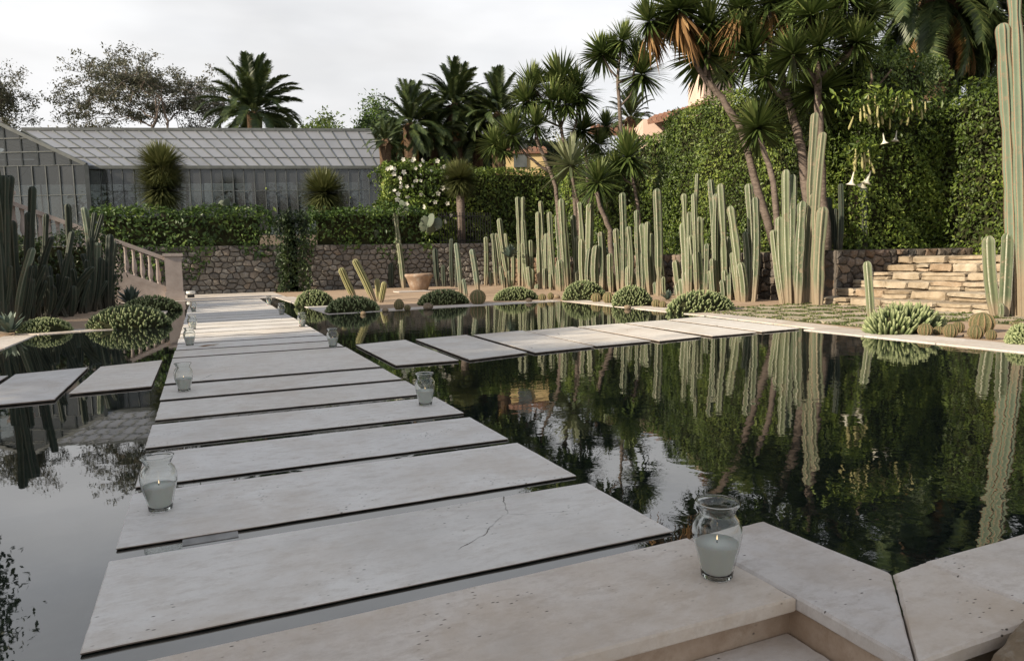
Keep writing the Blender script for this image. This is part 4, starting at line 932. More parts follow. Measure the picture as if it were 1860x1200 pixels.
# ------------------------------------------------------------------ hedges
def hedge(name, label, x0, x1, y0, y1, z0, z1, mat='hedge_leaf', dens=230, size=.13, lumpy=.28, faces='WSTEN', fringe=0.0, group=None, cat='hedge', seed=0, topround=.3):
    r = np.random.default_rng(seed + 50); cx, cy = (x0 + x1) / 2, (y0 + y1) / 2; o3 = np.array([cx, cy, z0]); root = thing(name, label, cat, o3, group)
    V, P = box(x0 + .5, x1 - .5, y0 + .5, y1 - .5, z0 - (.0 if not fringe else .35), z1 - .4); obj('dark_core', mesh('dark_core', V - o3, P, 'dark_filler'), root)  # dark box added inside the hedge so it is not see-through
    pts, nr = [], []
    for f in faces:
        if f in 'WE': A = (y1 - y0) * (z1 - z0); n = int(A * dens * (1 if f == 'W' else .4)); p = np.c_[np.full(n, x0 if f == 'W' else x1), r.uniform(y0, y1, n), r.uniform(z0 - fringe, z1, n)]; nn = np.tile([-1. if f == 'W' else 1., 0, 0], (n, 1))
        elif f in 'SN': A = (x1 - x0) * (z1 - z0); n = int(A * dens * (1 if f == 'S' else .3)); p = np.c_[r.uniform(x0, x1, n), np.full(n, y0 if f == 'S' else y1), r.uniform(z0 - fringe, z1, n)]; nn = np.tile([0, -1. if f == 'S' else 1., 0], (n, 1))
        else: n = int((x1 - x0) * (y1 - y0) * dens * .8); p = np.c_[r.uniform(x0, x1, n), r.uniform(y0, y1, n), np.full(n, z1)]; nn = np.tile([0, 0, 1.], (n, 1))
        pts.append(p); nr.append(nn)
    p = np.concatenate(pts); nn = np.concatenate(nr); n = len(p)
    l1 = lump(p, 1.3); l2 = lump(p + 9, 3.4); p = p + nn * (lumpy * (l1 * .6 + l2 * .4) - np.abs(r.normal(0, .14, n)))[:, None] + r.normal(0, .03, (n, 3))
    if topround:
        ed = np.minimum(np.minimum(p[:, 0] - x0, x1 - p[:, 0]), np.minimum(p[:, 1] - y0, y1 - p[:, 1])); k = np.clip((z1 - p[:, 2]) / .6, 0, 1); p[:, 2] -= np.clip(topround - ed, 0, 1) * (1 - k) * .8
    if fringe:
        keep = p[:, 2] > z0 - fringe * np.clip(.45 + .8 * lump(p * [1, 1, 0] + 3, 1.6), 0, 1); p, nn = p[keep], nn[keep]; n = len(p)
    sh = r.integers(0, n, max(8, n // 260)); pp = []; pn = []
    for q in sh:
        L_ = r.uniform(.12, .38); dd_ = unit(nn[q] * .8 + r.normal(0, .35, 3) + [0, 0, .55]); k_ = r.integers(5, 11); pp.append(p[q] + dd_ * np.linspace(0, L_, k_)[:, None] + r.normal(0, .02, (k_, 3))); pn.append(np.tile(nn[q], (k_, 1)))
    p = np.concatenate([p] + pp); nn = np.concatenate([nn] + pn); n = len(p)
    nn = unit(nn + r.normal(0, .55, (n, 3)) + [0, 0, .35])
    rn = np.clip(.42 + .28 * lump(p, 2.1) + r.normal(0, .22, n), 0, 1)
    obj('foliage', leaf_mesh('foliage', p, nn, size, mat, .5, o3, .8, rn, r), root); return root
hedge('clipped_hedge', 'high sunlit clipped hedge behind the tall columnar cacti', 14.7, 16.6, 13.6, 20.9, 1.2, 6.1, seed=1, lumpy=.26, dens=420, size=.10)
hedge('clipped_hedge', 'dim clipped hedge behind the young yucca, farther than the sunlit one', 15.5, 17.4, 21.2, 31, 1.2, 5.75, dens=150, seed=2, size=.16, faces='WST')
hedge('clipped_hedge', 'tall dark ivy covered hedge behind the rubble wall with trumpet flowers', 14.9, 17.9, 12.75, 14.6, 1.15, 6.25, seed=3, lumpy=.34, dens=460, size=.10, faces='WSTE')
hedge('clipped_hedge', 'lower hedge behind the stairs at the right frame edge', 17.8, 20.5, 3.5, 14.8, .9, 5.3, seed=4, lumpy=.3, dens=400, faces='WST', size=.105)
hedge('clipped_hedge', 'clipped box hedge on the terrace behind the pale trunk yucca', 11.9, 20.5, 33.9, 36, 1.3, 5.9, dens=150, size=.17, seed=5, faces='WST')
hb = hedge('flowering_shrub', 'dense green shrub dotted with white flowers beside the greenhouse', 8.2, 11.9, 33.8, 36.5, 1.3, 6.0, dens=130, size=.20, seed=6, lumpy=.55, faces='WSTE', cat='shrub')
r = np.random.default_rng(77); fl = np.c_[r.uniform(8.3, 11.8, 60), r.uniform(33.2, 33.6, 60), r.uniform(2.6, 6.0, 60)]
V = []; Q = []
for k in range(5):
    a = k * 1.2566; d = np.array([math.cos(a), 0, math.sin(a)]); e = np.array([-math.sin(a), 0, math.cos(a)]); i = len(V)
    V += [np.zeros(3), d * .07 - e * .045 + [0, -.02, 0], d * .12 + [0, -.04, 0], d * .07 + e * .045 + [0, -.02, 0]]; Q.append([i, i + 1, i + 2, i + 3])
WF = mesh('white_flower', np.array(V), [np.array(Q)], 'petal', {'rnd': ('FACE', np.full(5, .9))})
for p in fl: obj('white_flower', WF, hb, p - np.array([10.05, 35.15, 1.3]), (r.normal(0, .4), r.normal(0, .8), r.normal(-.2, .5)), r.uniform(.7, 1.2))
hedge('ivy', 'ivy mass hanging over the back wall below the greenhouse', -3.9, 2.85, 31.75, 33.4, 2.15, 3.55, mat='ivy_leaf', dens=230, size=.17, seed=7, fringe=1.6, lumpy=.35, cat='ivy', faces='STWE')
hedge('ivy', 'shaded ivy hanging over the back wall left of iron fence', 4.3, 9.9, 31.75, 33.2, 2.2, 3.65, mat='ivy_leaf', dens=200, size=.17, seed=8, fringe=1.5, lumpy=.35, cat='ivy', faces='STWE')
hedge('dark_shrub', 'tall dark shrub against the back wall left of leaning cacti', 2.9, 4.25, 30.9, 31.9, 0, 3.4, mat='dark_leaf', dens=260, size=.15, seed=9, lumpy=.4, cat='shrub', faces='WSTE')
hedge('clipped_hedge', 'distant dark greenery behind the box hedge and yuccas', 9.5, 24, 44.5, 47, 1.5, 9.6, mat='dark_leaf', dens=55, size=.28, seed=10, lumpy=.8, faces='ST')
hedge('dark_shrub', 'dark undergrowth between the left cactus stems', -7.0, -2.3, 24.4, 26.2, 0, 2.2, mat='dark_leaf', dens=200, size=.13, seed=12, lumpy=.4, cat='shrub', faces='WSTE')
hedge('dark_shrub', 'dark undergrowth at the left edge behind the low dark cushion', -7.6, -4.0, 18.8, 20.8, 0, 2.1, mat='dark_leaf', dens=200, size=.12, seed=13, lumpy=.4, cat='shrub', faces='WSTE')

# trumpet flower shrub hanging on the dark hedge
r = np.random.default_rng(88)
V, P = lathe([(.006, 0), (.012, -.03), (.016, -.10), (.024, -.17), (.05, -.225), (.085, -.25), (.10, -.245), (.082, -.24), (.045, -.21), (.02, -.16), (.008, -.05)], 12, False)
TR = mesh('flower', V, P, 'petal', {'rnd': ('FACE', np.full(len(P[0]), .8))}, True)
V, P = lathe([(.006, 0), (.014, -.04), (.020, -.14), (.024, -.22), (.016, -.26), (.004, -.28)], 8, False); TW = mesh('wilted_flower', V, P, 'petal', {'rnd': ('FACE', np.full(len(P[0]), 0.0))}, True)
AYF = 12.42
B = AY(1610, 300, AYF); B[2] = 1.2; ds = thing('trumpet_shrub', 'angel trumpet shrub with white and yellow hanging flowers on dark hedge', 'shrub', B)
flw = [(1604, 250, 1), (1629, 245, 1), (1582, 318, 1), (1551, 320, 1), (1794, 250, 1), (1577, 325, 1), (1475, 335, 1)]
for k in range(26): flw.append((r.uniform(1550, 1685), r.uniform(178, 222), 0))
for k in range(14): flw.append((r.uniform(1550, 1582), r.uniform(276, 300), 0))
for px, py, op in flw:
    p = AY(px, py - 8, AYF - r.uniform(0, .15)) if px < 1700 else AX(px, py - 8, 18.9)
    if px < 1500: continue
    obj('flower' if op else 'wilted_flower', TR if op else TW, ds, p - B, (r.normal(0, .2), r.normal(0, .2), 0), r.uniform(.95, 1.35))
lp = np.array([AY(r.normal(1610, 40) if k % 3 else r.normal(1568, 14), r.normal(190, 14) if k % 3 else r.normal(275, 10), AYF - r.uniform(-.1, .15)) for k in range(900)])
obj('foliage', leaf_mesh('foliage', lp, unit(r.normal(size=lp.shape) + [0, -.6, .4]), .17, 'hedge_leaf', .4, B, 1.5), ds)
B2 = B + np.array([0, .75, 0]); V, P = tube([B2, B2 + [-.1, .1, 2.0], B2 + [.1, .1, 3.6], B + [.2, .1, 4.3]], [.08, .06, .04, .02], 7); obj('stem', mesh('stem', V - B, P, 'bark'), ds)
V, P = tube([B2 + [.1, .1, 3.4], B + [-.5, .05, 4.0], B + [-.6, -.0, 4.2]], [.04, .03, .015], 6); obj('branch', mesh('branch', V - B, P, 'bark'), ds)

# ------------------------------------------------------------------ iron fence, prickly pears
A0, A1 = AY(798, 420, 32.35), AY(892, 420, 32.35); fz0, fz1 = 2.0, 3.35
ff = thing('iron_fence', 'thin dark iron bar fence on the terrace edge', 'fence', (A0[0], 32.35, 1.3)); o3 = np.array([A0[0], 32.35, 1.3])
for z in (fz0 + .1, fz1 - .1): obj('fence_rail', mesh('fence_rail', bar((A0[0], 32.35, z), (A1[0], 32.35, z), .035)[0] - o3, [BOXF], 'iron'), ff)
x = A0[0]
FB = mesh('fence_bar', *box(-.013, .013, -.013, .013, 0, fz1 - 1.3 + .08), 'iron')
while x < A1[0]: obj('fence_bar', FB, ff, (x - A0[0], 0, 0)); x += .13
V, P = lathe([(math.sin(a), -math.cos(a)) for a in np.linspace(.05, math.pi - .05, 9)], 16); PAD = mesh('pad', V * [1, .16, 1.25], P, 'blue_cactus', {'rib': ('POINT', np.full(len(V), .1)), 'age': ('POINT', np.zeros(len(V)))}, True)
def pear(label, d, pads, zb):
    B = PD(pads[0][0], pads[0][1], d); B[2] = zb; root = thing('prickly_pear', label, 'cactus', B, 'prickly pears on the terrace'); rr = np.random.default_rng(int(pads[0][0]))
    for px, py, r_ in pads:
        p = PD(px, py, d + rr.uniform(-.15, .15)); s = r_ * d / F * .8; obj('pad', PAD, root, p - B, (rr.normal(0, .2), rr.normal(0, .25), YAW + rr.normal(0, .5)), s)
pear('pale prickly pear pads rising over the ivy', 33, [(405, 385, 11), (403, 372, 9), (412, 368, 8), (398, 392, 9), (408, 402, 9)], 1.95)
pear('rounded prickly pear above the shaded ivy', 33, [(731, 372, 9), (726, 385, 9), (738, 384, 8), (731, 395, 9)], 1.95)
pear('grey prickly pear cluster left of iron fence', 33, [(782, 400, 13), (772, 402, 10), (795, 406, 11), (783, 416, 12), (768, 412, 9)], 1.95)
pear('single pad prickly pear on the wall face', 32.6, [(684, 410, 8), (683, 425, 8)], 1.9)

# ------------------------------------------------------------------ palms
def frond_mesh(name, seed, droop, mat='palm_leaf', nl=58, hang=.30):
    r = np.random.default_rng(seed); V, Q, rn = [], [], []
    ts_ = np.linspace(0, 1, 12); ang = droop * ts_ ** 1.4; dx = np.cos(ang); dz = -np.sin(ang); X_ = np.cumsum(dx) / 12; Z_ = np.cumsum(dz) / 12
    at = lambda t_: np.array([np.interp(t_, ts_, X_), 0, np.interp(t_, ts_, Z_)])
    for a, b in zip(ts_[:-1], ts_[1:]):
        w0, w1 = .013 * (1 - a * .8), .013 * (1 - b * .8); i = len(V); pa, pb = at(a), at(b)
        V += [pa + [0, w0, 0], pa - [0, w0, 0], pb - [0, w1, 0], pb + [0, w1, 0]]; Q.append([i, i + 1, i + 2, i + 3]); rn.append(.75)
    for k in range(nl):
        t_ = .14 + .86 * k / (nl - 1); p = at(t_); tg = unit(at(min(1, t_ + .02)) - at(t_ - .02)); nrm = np.array([-tg[2], 0, tg[0]])
        l_ = .185 * (math.sin(math.pi * (.12 + .8 * t_)) ** .7) * r.uniform(.85, 1.1)
        for sgn in (-1, 1):
            d = unit(tg * .62 + np.array([0, sgn, 0]) * .8 + nrm * r.uniform(.1, .35) - np.array([0, 0, hang]) * r.uniform(.6, 1.3)); w_ = unit(np.cross(d, nrm)) * .009; i = len(V)
            V += [p - w_, p + w_, p + d * l_ * .6 + w_ * .8, p + d * l_ + [0, 0, -.02]]; Q.append([i, i + 1, i + 2, i + 3]); rn.append(np.clip(.45 + r.normal(0, .2), 0, 1))
    return mesh(name, np.array(V), [np.array(Q)], mat, {'rnd': ('FACE', np.array(rn))})
FR = [frond_mesh('frond', 1, .55), frond_mesh('frond', 2, 1.0), frond_mesh('frond', 3, 1.5), frond_mesh('frond', 4, 1.9)]
FD = frond_mesh('dead_frond', 5, .9, 'dead_leaf', hang=.9)
def palm(label, d, cx, cy, rl, n, zb, tr=.35, el0=-35, el1=82, seed=0, dead=0, crownr=.5):
    r = np.random.default_rng(seed + 200); Ct = PD(cx, cy, d); s = rl * d / F; n = int(n * 1.2); B = Ct.copy(); B[2] = zb; root = thing('palm_tree', label, 'tree', B, 'palm trees beyond the garden'); hh = Ct[2] - zb
    V, P = tube([(0, 0, 0), (.08, .03, hh * .35), (-.03, 0, hh * .7), (0, 0, hh + .1)], [tr * 1.1, tr, tr, tr * 1.25], 14, wob=.09); obj('trunk', mesh('trunk', V, P, 'palm_bark'), root)
    V, P = lathe([(.02, -.9), (.55, -.75), (.75, -.3), (.7, .1), (.4, .45), (.02, .6)], 14, False); V = V * crownr * (1 + .12 * rng.normal(size=(len(V), 1))); obj('crown_base', mesh('crown_base', V + [0, 0, hh], P, 'palm_bark'), root)
    for k in range(n):
        f = (k + .5) / n; el = el0 + (el1 - el0) * f + r.normal(0, 5); mi = 0 if el > 55 else (1 if el > 25 else (2 if r.random() < .7 else 1))
        obj('frond', FR[mi], root, (0, 0, hh + .15 * f), (r.normal(0, .35), -rad(el + 18), k * 2.39996 + r.normal(0, .15)), s * r.uniform(.88, 1.08))
    for k in range(dead): obj('dead_frond', FD, root, (0, 0, hh - .2), (r.normal(0, .4), rad(r.uniform(35, 70)), r.uniform(0, 6.28)), s * r.uniform(.6, .85))
palm('large round feather palm rising behind the greenhouse roof', 52, 461, 208, 98, 58, 1.5, .45, -28, 86, 1)
palm('middle and tallest of the three dark palms right of greenhouse', 44, 826, 196, 78, 60, 1.5, .40, -45, 84, 2, 6)
palm('leftmost of the three dark palms right of greenhouse', 42, 746, 232, 76, 56, 1.5, .38, -45, 84, 3, 5)
palm('rightmost of the three dark palms, behind the bushy tall yucca', 43, 905, 212, 76, 56, 1.5, .38, -45, 84, 4, 4)
palm('low distant palm behind the slender yucca against the roof', 40, 1146, 222, 58, 34, 1.5, .3, -20, 84, 5)
palm('big palm with orange brown trunk at the upper right', 24, 1706, -8, 190, 80, 1.2, .5, -78, 80, 6, 10, .9)
palm('palm partly cut by the right frame edge behind the giant cactus', 26, 1850, 50, 165, 60, 1.2, .42, -70, 75, 7, 6, .6)
palm('drooping dark palm between the leftmost and middle dark palms', 43, 785, 246, 74, 52, 1.5, .3, -50, 82, 9)
palm('drooping dark palm between the middle and rightmost dark palms', 45, 868, 248, 74, 52, 1.5, .3, -50, 82, 10)
palm('small dark palm low between box hedge and dark palms', 38, 700, 262, 42, 30, 1.5, .25, -30, 80, 8)

# ------------------------------------------------------------------ broad trees
def tree(name, label, base, spread, height, trunk_h, seed, leafmat, nleaf, lsize, depth_=5, group=None, tr=.3, clump=.7, spars=1.0, bark='bark', upw=.35, subs=3, rmin=.0, core=0):
    r = np.random.default_rng(seed); base = np.array(base, float); root = thing(name, label, 'tree', base, group); mb = MB(); tips = []
    # pipe-like recursive branches aimed into an ellipsoid
    ctr = np.array([0, 0, trunk_h + (height - trunk_h) * .5]); ext = np.array([spread, spread, (height - trunk_h) * .55])
    def grow(p, d, l_, rr, lev):
        n = 4; pts = [p]; 
        for k in range(n):
            d = unit(d + r.normal(0, .16, 3) + [0, 0, .05]); pts.append(pts[-1] + d * l_ / n)
        mb.add(*tube(pts, np.maximum(np.linspace(rr, rr * .62, n + 1), rmin), 6 if lev < 2 else 4, cap=False)); e = pts[-1]
        if lev >= 3: tips.append((e, lev)); tips.append((pts[2], lev))
        if lev >= depth_: return
        for k in range(subs if lev < 2 else r.integers(2, 4)):
            q = unit(r.normal(size=3)); tgt = ctr + ext * q * r.uniform(.5, 1.0); dd = unit(unit(tgt - e) * .55 + d * .7 + r.normal(0, .28, 3) + [0, 0, upw * .5])
            grow(e if k else e, dd, l_ * r.uniform(.62, .86), rr * .60, lev + 1)
    grow(np.zeros(3), np.array([0, 0, 1.]), trunk_h, tr, 0)
    allV = np.concatenate(mb.V); up_ = allV[:, 2] > trunk_h; zt = allV[:, 2].max(); fz = (height - clump * .7 - trunk_h) / (zt - trunk_h); fx = max(.3, (spread - clump * .7)) / np.percentile(np.abs(allV[:, :2]), 99.8)
    def fit(q): q = q.copy(); k_ = np.clip(q[:, 2] / trunk_h, 0, 1)[:, None]; q[:, :2] *= fx * k_ + (1 - k_); q[:, 2] = np.where(q[:, 2] > trunk_h, trunk_h + (q[:, 2] - trunk_h) * fz, q[:, 2]); return q
    mb.V = [fit(q) for q in mb.V]
    obj('trunk', mb.build('trunk', bark), root)
    T = fit(np.array([t_[0] for t_ in tips])); idx = r.integers(0, len(T), nleaf); cs = r.random(len(T)) < spars; idx = idx[cs[idx]]
    p = T[idx] + r.normal(0, clump, (len(idx), 3)) * [1, 1, .75]
    obj('crown', leaf_mesh('crown', p, unit(r.normal(size=p.shape) + [0, 0, .3]), lsize, leafmat, .42, (0, 0, 0), .3, np.clip(r.random(len(T))[idx] * .6 + r.random(len(idx)) * .4, 0, 1), r), root)
    if core:
        V, P = lathe([(math.sin(a), -math.cos(a)) for a in np.linspace(.05, math.pi - .05, 12)], 18); V = V * [spread * core, spread * core, (height - trunk_h) * .5 * core] * (1 + .12 * lump(V, 2.5))[:, None] + [0, 0, trunk_h + (height - trunk_h) * .5]; obj('dark_crown_core', mesh('dark_crown_core', V, P, 'dark_filler', smooth=True), root)  # solid dark core added to keep the crown opaque
    return root
def gb(px, d, z): p = PD(px, 400, d); p[2] = z; return p
EG, DG = 'sparse trees behind the greenhouse', 'distant trees'
tree('eucalyptus_tree', 'sparse spreading eucalyptus behind the greenhouse left of palm', gb(268, 62, 1.5), 8.0, 18.6, 9.5, 3, 'euca_leaf', 22000, .23, 6, EG, .34, .22, .8, 'pale_bark', rmin=.034)
tree('eucalyptus_tree', 'second sparse eucalyptus overlapping the left side of palm', gb(350, 66, 1.5), 5.2, 17.2, 9.5, 9, 'euca_leaf', 11000, .23, 6, EG, .3, .22, .8, 'pale_bark', rmin=.034)
tree('eucalyptus_tree', 'thin eucalyptus at the upper left frame edge', gb(14, 58, 1.5), 3.6, 15.8, 9.0, 5, 'euca_leaf', 9000, .22, 6, EG, .26, .22, .85, 'pale_bark', rmin=.032)
tree('round_tree', 'small distant pale green tree right of the feather palm', gb(605, 75, 1.5), 3.4, 15.6, 8, 6, 'hedge_leaf', 9000, .38, 5, DG, .3, .6)
tree('round_tree', 'distant dark tree showing between greenhouse end and dark palms', gb(690, 70, 1.5), 2.4, 15.6, 8, 7, 'ivy_leaf', 7000, .36, 5, DG, .3, .6)
tree('round_tree', 'distant low tree just right of the feather palm trunk', gb(560, 80, 1.5), 3.5, 15.2, 8, 8, 'ivy_leaf', 7000, .4, 5, DG, .3, .6)
# unseen evergreens at left: first mirrored in the pool, the rest placed for shade
for i, (x, y, hh, sp) in enumerate([(-5.85, 16.6, 6.4, 1.85), (-10.5, 21.5, 5.6, 2.6), (-9.8, 9.6, 7.4, 3.0), (-9.8, 5.0, 7.4, 3.0), (-9.8, .6, 7.6, 3.0)]):
    tree('evergreen_tree', ['nearest dense pool-mirrored', 'farthest round shade-casting', 'bushy round shade-casting', 'rearmost round shade-casting', 'lowest round shade-casting'][i] + ' dark evergreen out of view beyond the left frame edge', (x, y, -.03), sp, hh, hh * (.3 if i else .12), 40 + i, 'dark_leaf', 20000 if i else 60000, .26 if i else .13, 5, 'evergreens beyond the left edge', .26 if i else .16, .55 if i else .30, core=0 if i else .95)

# ------------------------------------------------------------------ greenhouse
E0, E1, RL, RR = PD(160, 305, 36.2), PD(706, 304, 38.6), PD(40, 234, 39.4), PD(673, 241, 41.8)
zE = (E0[2] + E1[2]) / 2; E0[2] = E1[2] = zE; RL[2] = RR[2] = (RL[2] + RR[2]) / 2
gl0 = 1.95; gh = thing('greenhouse', 'long glass greenhouse with grey pitched roof behind the ivy wall', 'greenhouse', ((E0[0] + E1[0]) / 2, (E0[1] + E1[1]) / 2, gl0)); go = np.array(gh.location)
lerp = lambda a, b, t_: a + (b - a) * t_
def bil(q, u, v): return lerp(lerp(q[0], q[1], u), lerp(q[3], q[2], u), v)
def glaze(q, nu, nv, mat, barw, name, vrows=None, skip=None, bmat='green_metal'):
    q = [np.array(p, float) for p in q]; vs = vrows or [j / nv for j in range(nv + 1)]; nrm = np.cross(q[1] - q[0], q[3] - q[0]); nrm /= np.linalg.norm(nrm); bars = MB()
    for i in range(nu):
        for j in range(len(vs) - 1):
            if skip and skip(i, j): continue
            e = .012; c = [bil(q, (i + a) / nu, vs[j] + (vs[j + 1] - vs[j]) * b) for a, b in ((e, e), (1 - e, e), (1 - e, 1 - e), (e, 1 - e))]; cc = np.mean(c, 0)
            V, P = quadslab(np.array(c) - cc, .008); obj(name, mesh(name, V, P, mat), gh, cc - go, (rng.normal(0, .006), rng.normal(0, .006), rng.normal(0, .006)))
    for i in range(nu + 1): bars.add(*bar(bil(q, i / nu, 0) + nrm * .02, bil(q, i / nu, 1) + nrm * .02, barw, nrm, .07))
    for v_ in vs: bars.add(*bar(bil(q, 0, v_) + nrm * .015, bil(q, 1, v_) + nrm * .015, barw * .8, nrm, .05))
    obj('glazing_bars', bars.build('glazing_bars', bmat, go), gh)
glaze([E0, E1, RR, RL], 25, 4, 'roof_glass', .04, 'roof_pane')
F0_, F1_ = E0.copy(), E1.copy(); F0_[2] = F1_[2] = gl0
glaze([F0_, F1_, E1, E0], 28, 3, 'wall_glass', .036, 'wall_pane', [0, .33, .72, 1])
bk = np.array([FH.x, FH.y, 0]); back = 6.4
E0b, E1b = RL + (RL - E0), RR + (RR - E1); E0b[2] = E1b[2] = zE
glaze([RL, RR, E1b, E0b][::1], 10, 2, 'roof_glass', .055, 'roof_pane')
F0b, F1b = E0b.copy(), E1b.copy(); F0b[2] = F1b[2] = gl0
glaze([F0b, F1b, E1b, E0b], 12, 2, 'wall_glass', .05, 'wall_pane')
glaze([F1_, F1b, E1b, E1], 10, 2, 'wall_glass', .05, 'wall_pane')
c = RR.copy(); V = np.array([E1, E1b, RR, E1 + [.01, .0, 0], E1b + [.01, 0, 0], RR + [.01, 0, 0]]) - go; obj('gable_end', mesh('gable_end', V, [np.array([[0, 1, 2], [5, 4, 3]])], 'wall_glass'), gh)
mb = MB(); mb.add(*bar(RL + [0, 0, .06], RR + [0, 0, .06], .16)); obj('ridge_cap', mb.build('ridge_cap', 'green_metal', go), gh)
mb = MB(); mb.add(*bar(E0 - bk * .06, E1 - bk * .06, .16)); obj('gutter', mb.build('gutter', 'green_metal', go), gh)
mb = MB()
for i in range(30): q = lerp(RL, RR, i / 29); mb.add(*bar(q + [0, 0, .1], q + [0, 0, .36], .035))
obj('ridge_finials', mb.build('ridge_finials', 'green_metal', go), gh)
mb = MB(); mb.add(*bar(F0_ + [0, 0, .35] - bk * .05, F1_ + [0, 0, .35] - bk * .05, .14, ht=.75)); obj('plinth', mb.build('plinth', 'rubble', go), gh)
# left wing with its gable turned to the garden
dW = 35.2; W0, W1 = PD(-190, 312, dW), PD(158, 306, dW); W0[2] = W1[2] = zE; AP = (W0 + W1) / 2; AP = PD(2, 226, dW)
W0b, W1b = W0.copy(), W1.copy(); W0b[2] = W1b[2] = gl0
wg = MB()
glaze([W0b, W1b, W1, W0], 14, 3, 'wall_glass', .04, 'wall_pane', [0, .33, .66, 1])
T_ = [W0, W1, AP]
for k in range(12):
    u0, u1 = k / 12, (k + 1) / 12; pk = lambda u: W0 + (W1 - W0) * u; ap_u = float(np.dot(AP - W0, W1 - W0) / np.dot(W1 - W0, W1 - W0)); hz = lambda u: (AP[2] - zE) * (1 - abs(u - ap_u) / (ap_u if u < ap_u else 1 - ap_u))
    a, b = pk(u0), pk(u1); q = np.array([a, b, b + [0, 0, max(.02, hz(u1))], a + [0, 0, max(.02, hz(u0))]]); cc = q.mean(0); V, P = quadslab(q - cc, .008); obj('gable_pane', mesh('gable_pane', V, P, 'wall_glass'), gh, cc - go)
    wg.add(*bar(a - bk * .02, a + [0, 0, max(.02, hz(u0))] - bk * .02, .055, (1, 0, 0)))
for f in (.33, .66): wg.add(*bar(W0 + (AP - W0) * f - bk * .02, W1 + (AP - W1) * f - bk * .02, .05))
wg.add(*bar(AP - bk * .04, W1 - bk * .04, .16)); wg.add(*bar(AP - bk * .04, W0 - bk * .04, .16)); wg.add(*bar(W1 - bk * .03, W1b - bk * .03, .18, (1, 0, 0)))
obj('gable_frame', wg.build('gable_frame', 'green_metal', go), gh)
n_ = (RL - E0); n_[2] = 0; n_ /= np.linalg.norm(n_)
APb, W0c, W1c = AP + n_ * 5.5, W0 + n_ * 5.5, W1 + n_ * 1.2
glaze([W1, W1 + n_ * 1.4, AP + n_ * 4.8, AP], 3, 4, 'roof_glass', .055, 'roof_pane')
glaze([W0c, W0, AP, APb], 6, 4, 'roof_glass', .055, 'roof_pane')
# plants on the benches inside
r = np.random.default_rng(99)
for i in range(14):
    u = (i + .5) / 14; b = lerp(F0_, F1_, u) + n_ * r.uniform(1.2, 3.2); b[2] = gl0
    root = thing('potted_plant', f'{words[i]} blurred green plant inside the greenhouse counted from its left end', 'plant', b, 'plants inside the greenhouse'); hh = r.uniform(1.3, 2.4)
    V, P = lathe([(.2, 0), (.3, .45), (.32, .5), (.28, .5), (.02, .46)], 12); obj('pot', mesh('pot', V, P, 'terracotta'), root)
    p = r.normal(0, 1, (260, 3)) * [.35, .35, .4] * hh * .6 + [0, 0, hh]; p[:, 2] = np.clip(p[:, 2], .5, None); obj('foliage', leaf_mesh('foliage', p, unit(r.normal(size=p.shape)), .3, 'hedge_leaf'), root)

# ------------------------------------------------------------------ house with tiled roofs behind the yuccas
def tiles(name, parent, q, o3, nrow, seed):
    """q: eave-left, eave-right, ridge-right, ridge-left"""
    r = np.random.default_rng(seed); mb = MB(); q = [np.array(p, float) for p in q]; nrm = unit(np.cross(q[1] - q[0], q[3] - q[0])); nc = max(3, int(np.linalg.norm(q[1] - q[0]) / .24)); nr_ = nrow
    mb.add(*quadslab([p for p in q], .12), rnd=.2)
    for i in range(nc):
        for j in range(nr_):
            a = bil(q, (i + .5) / nc, j / nr_) + nrm * .05; b = bil(q, (i + .5) / nc, (j + 1.08) / nr_) + nrm * .02; mb.add(*tube([a, b], [.115, .09], 6), rnd=r.random())
    return tag(obj(name, mb.build(name, 'roof_tile', o3), parent), kind='stuff')
dH = 36
hs = thing('house', 'pinkish house with tower and red tiled roofs behind the high hedge', 'house', gb(1250, dH, 1.3)); ho = np.array(hs.location)
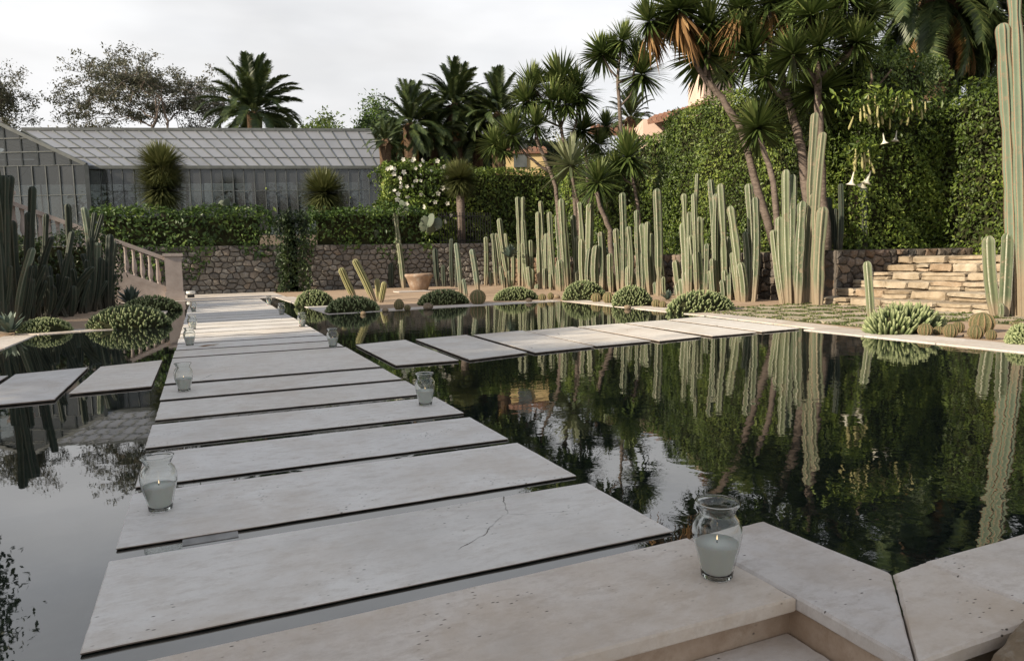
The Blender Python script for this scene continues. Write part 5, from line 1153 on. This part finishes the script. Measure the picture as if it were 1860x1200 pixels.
def wall_px(name, x0, x1, y0, d0, d1, mat, thick=4.0):
    a, b = PD(x0, y0, d0), PD(x1, y0, d1); zt = (a[2] + b[2]) / 2; a[2] = b[2] = zt; back_ = np.array([FH.x, FH.y, 0]) * thick
    V = np.array([[*a[:2], 1.3], [*b[:2], 1.3], [*(b + back_)[:2], 1.3], [*(a + back_)[:2], 1.3], a, b, b + back_, a + back_]) - ho; return obj(name, mesh(name, V, [BOXF], mat), hs)
wall_px('tower_wall', 1278, 1333, 128, dH, dH + .5, 'pink_wall', 3)
wall_px('wall', 1168, 1292, 214, dH + .8, dH + .3, 'pink_wall', 6)
ea, eb = PD(1182, 223, dH - 1), PD(1288, 197, dH - 2); ra, rb = PD(1200, 215, dH + 3), PD(1300, 186, dH + 2)
tiles('roof', hs, [PD(1176, 222, 35), PD(1284, 197, 33), PD(1290, 186, 36), PD(1190, 213, 38)], ho, 6, 1)
tiles('roof', hs, [PD(1068, 240, 38), PD(1150, 244, 38), PD(1150, 228, 41), PD(1075, 228, 41)], ho, 6, 2)
tiles('tower_roof', hs, [PD(1272, 132, dH - .4), PD(1342, 129, dH), PD(1335, 116, dH + 2), PD(1282, 118, dH + 2)], ho, 5, 3)
hy = thing('house', 'yellow ochre house wall glimpsed behind the middle yuccas', 'house', gb(950, 39, 1.3)); ho = np.array(hy.location)
for o_, nm, x0, x1, y0, mt in ((hy, 'wall', 918, 990, 274, 'yellow_wall'),):
    a, b = PD(x0, y0, 38.5), PD(x1, y0, 38.5); zt = a[2]; b[2] = zt; bb = np.array([FH.x, FH.y, 0]) * 1.2
    V = np.array([[*a[:2], 1.3], [*b[:2], 1.3], [*(b + bb)[:2], 1.3], [*(a + bb)[:2], 1.3], a, b, b + bb, a + bb]) - ho; obj(nm, mesh(nm, V, [BOXF], mt), hy)
ex = PD(945, 283, 38.45); V, P = box(-.35, .35, -.06, .06, -.6, .6); obj('window_shutter', mesh('window_shutter', V, P, 'green_metal'), hy, ex - ho, (0, 0, YAW))
tiles('roof', hy, [PD(914, 275, 38.3), PD(994, 274, 38.3), PD(990, 270, 39.8), PD(918, 271, 39.8)], ho, 4, 4)
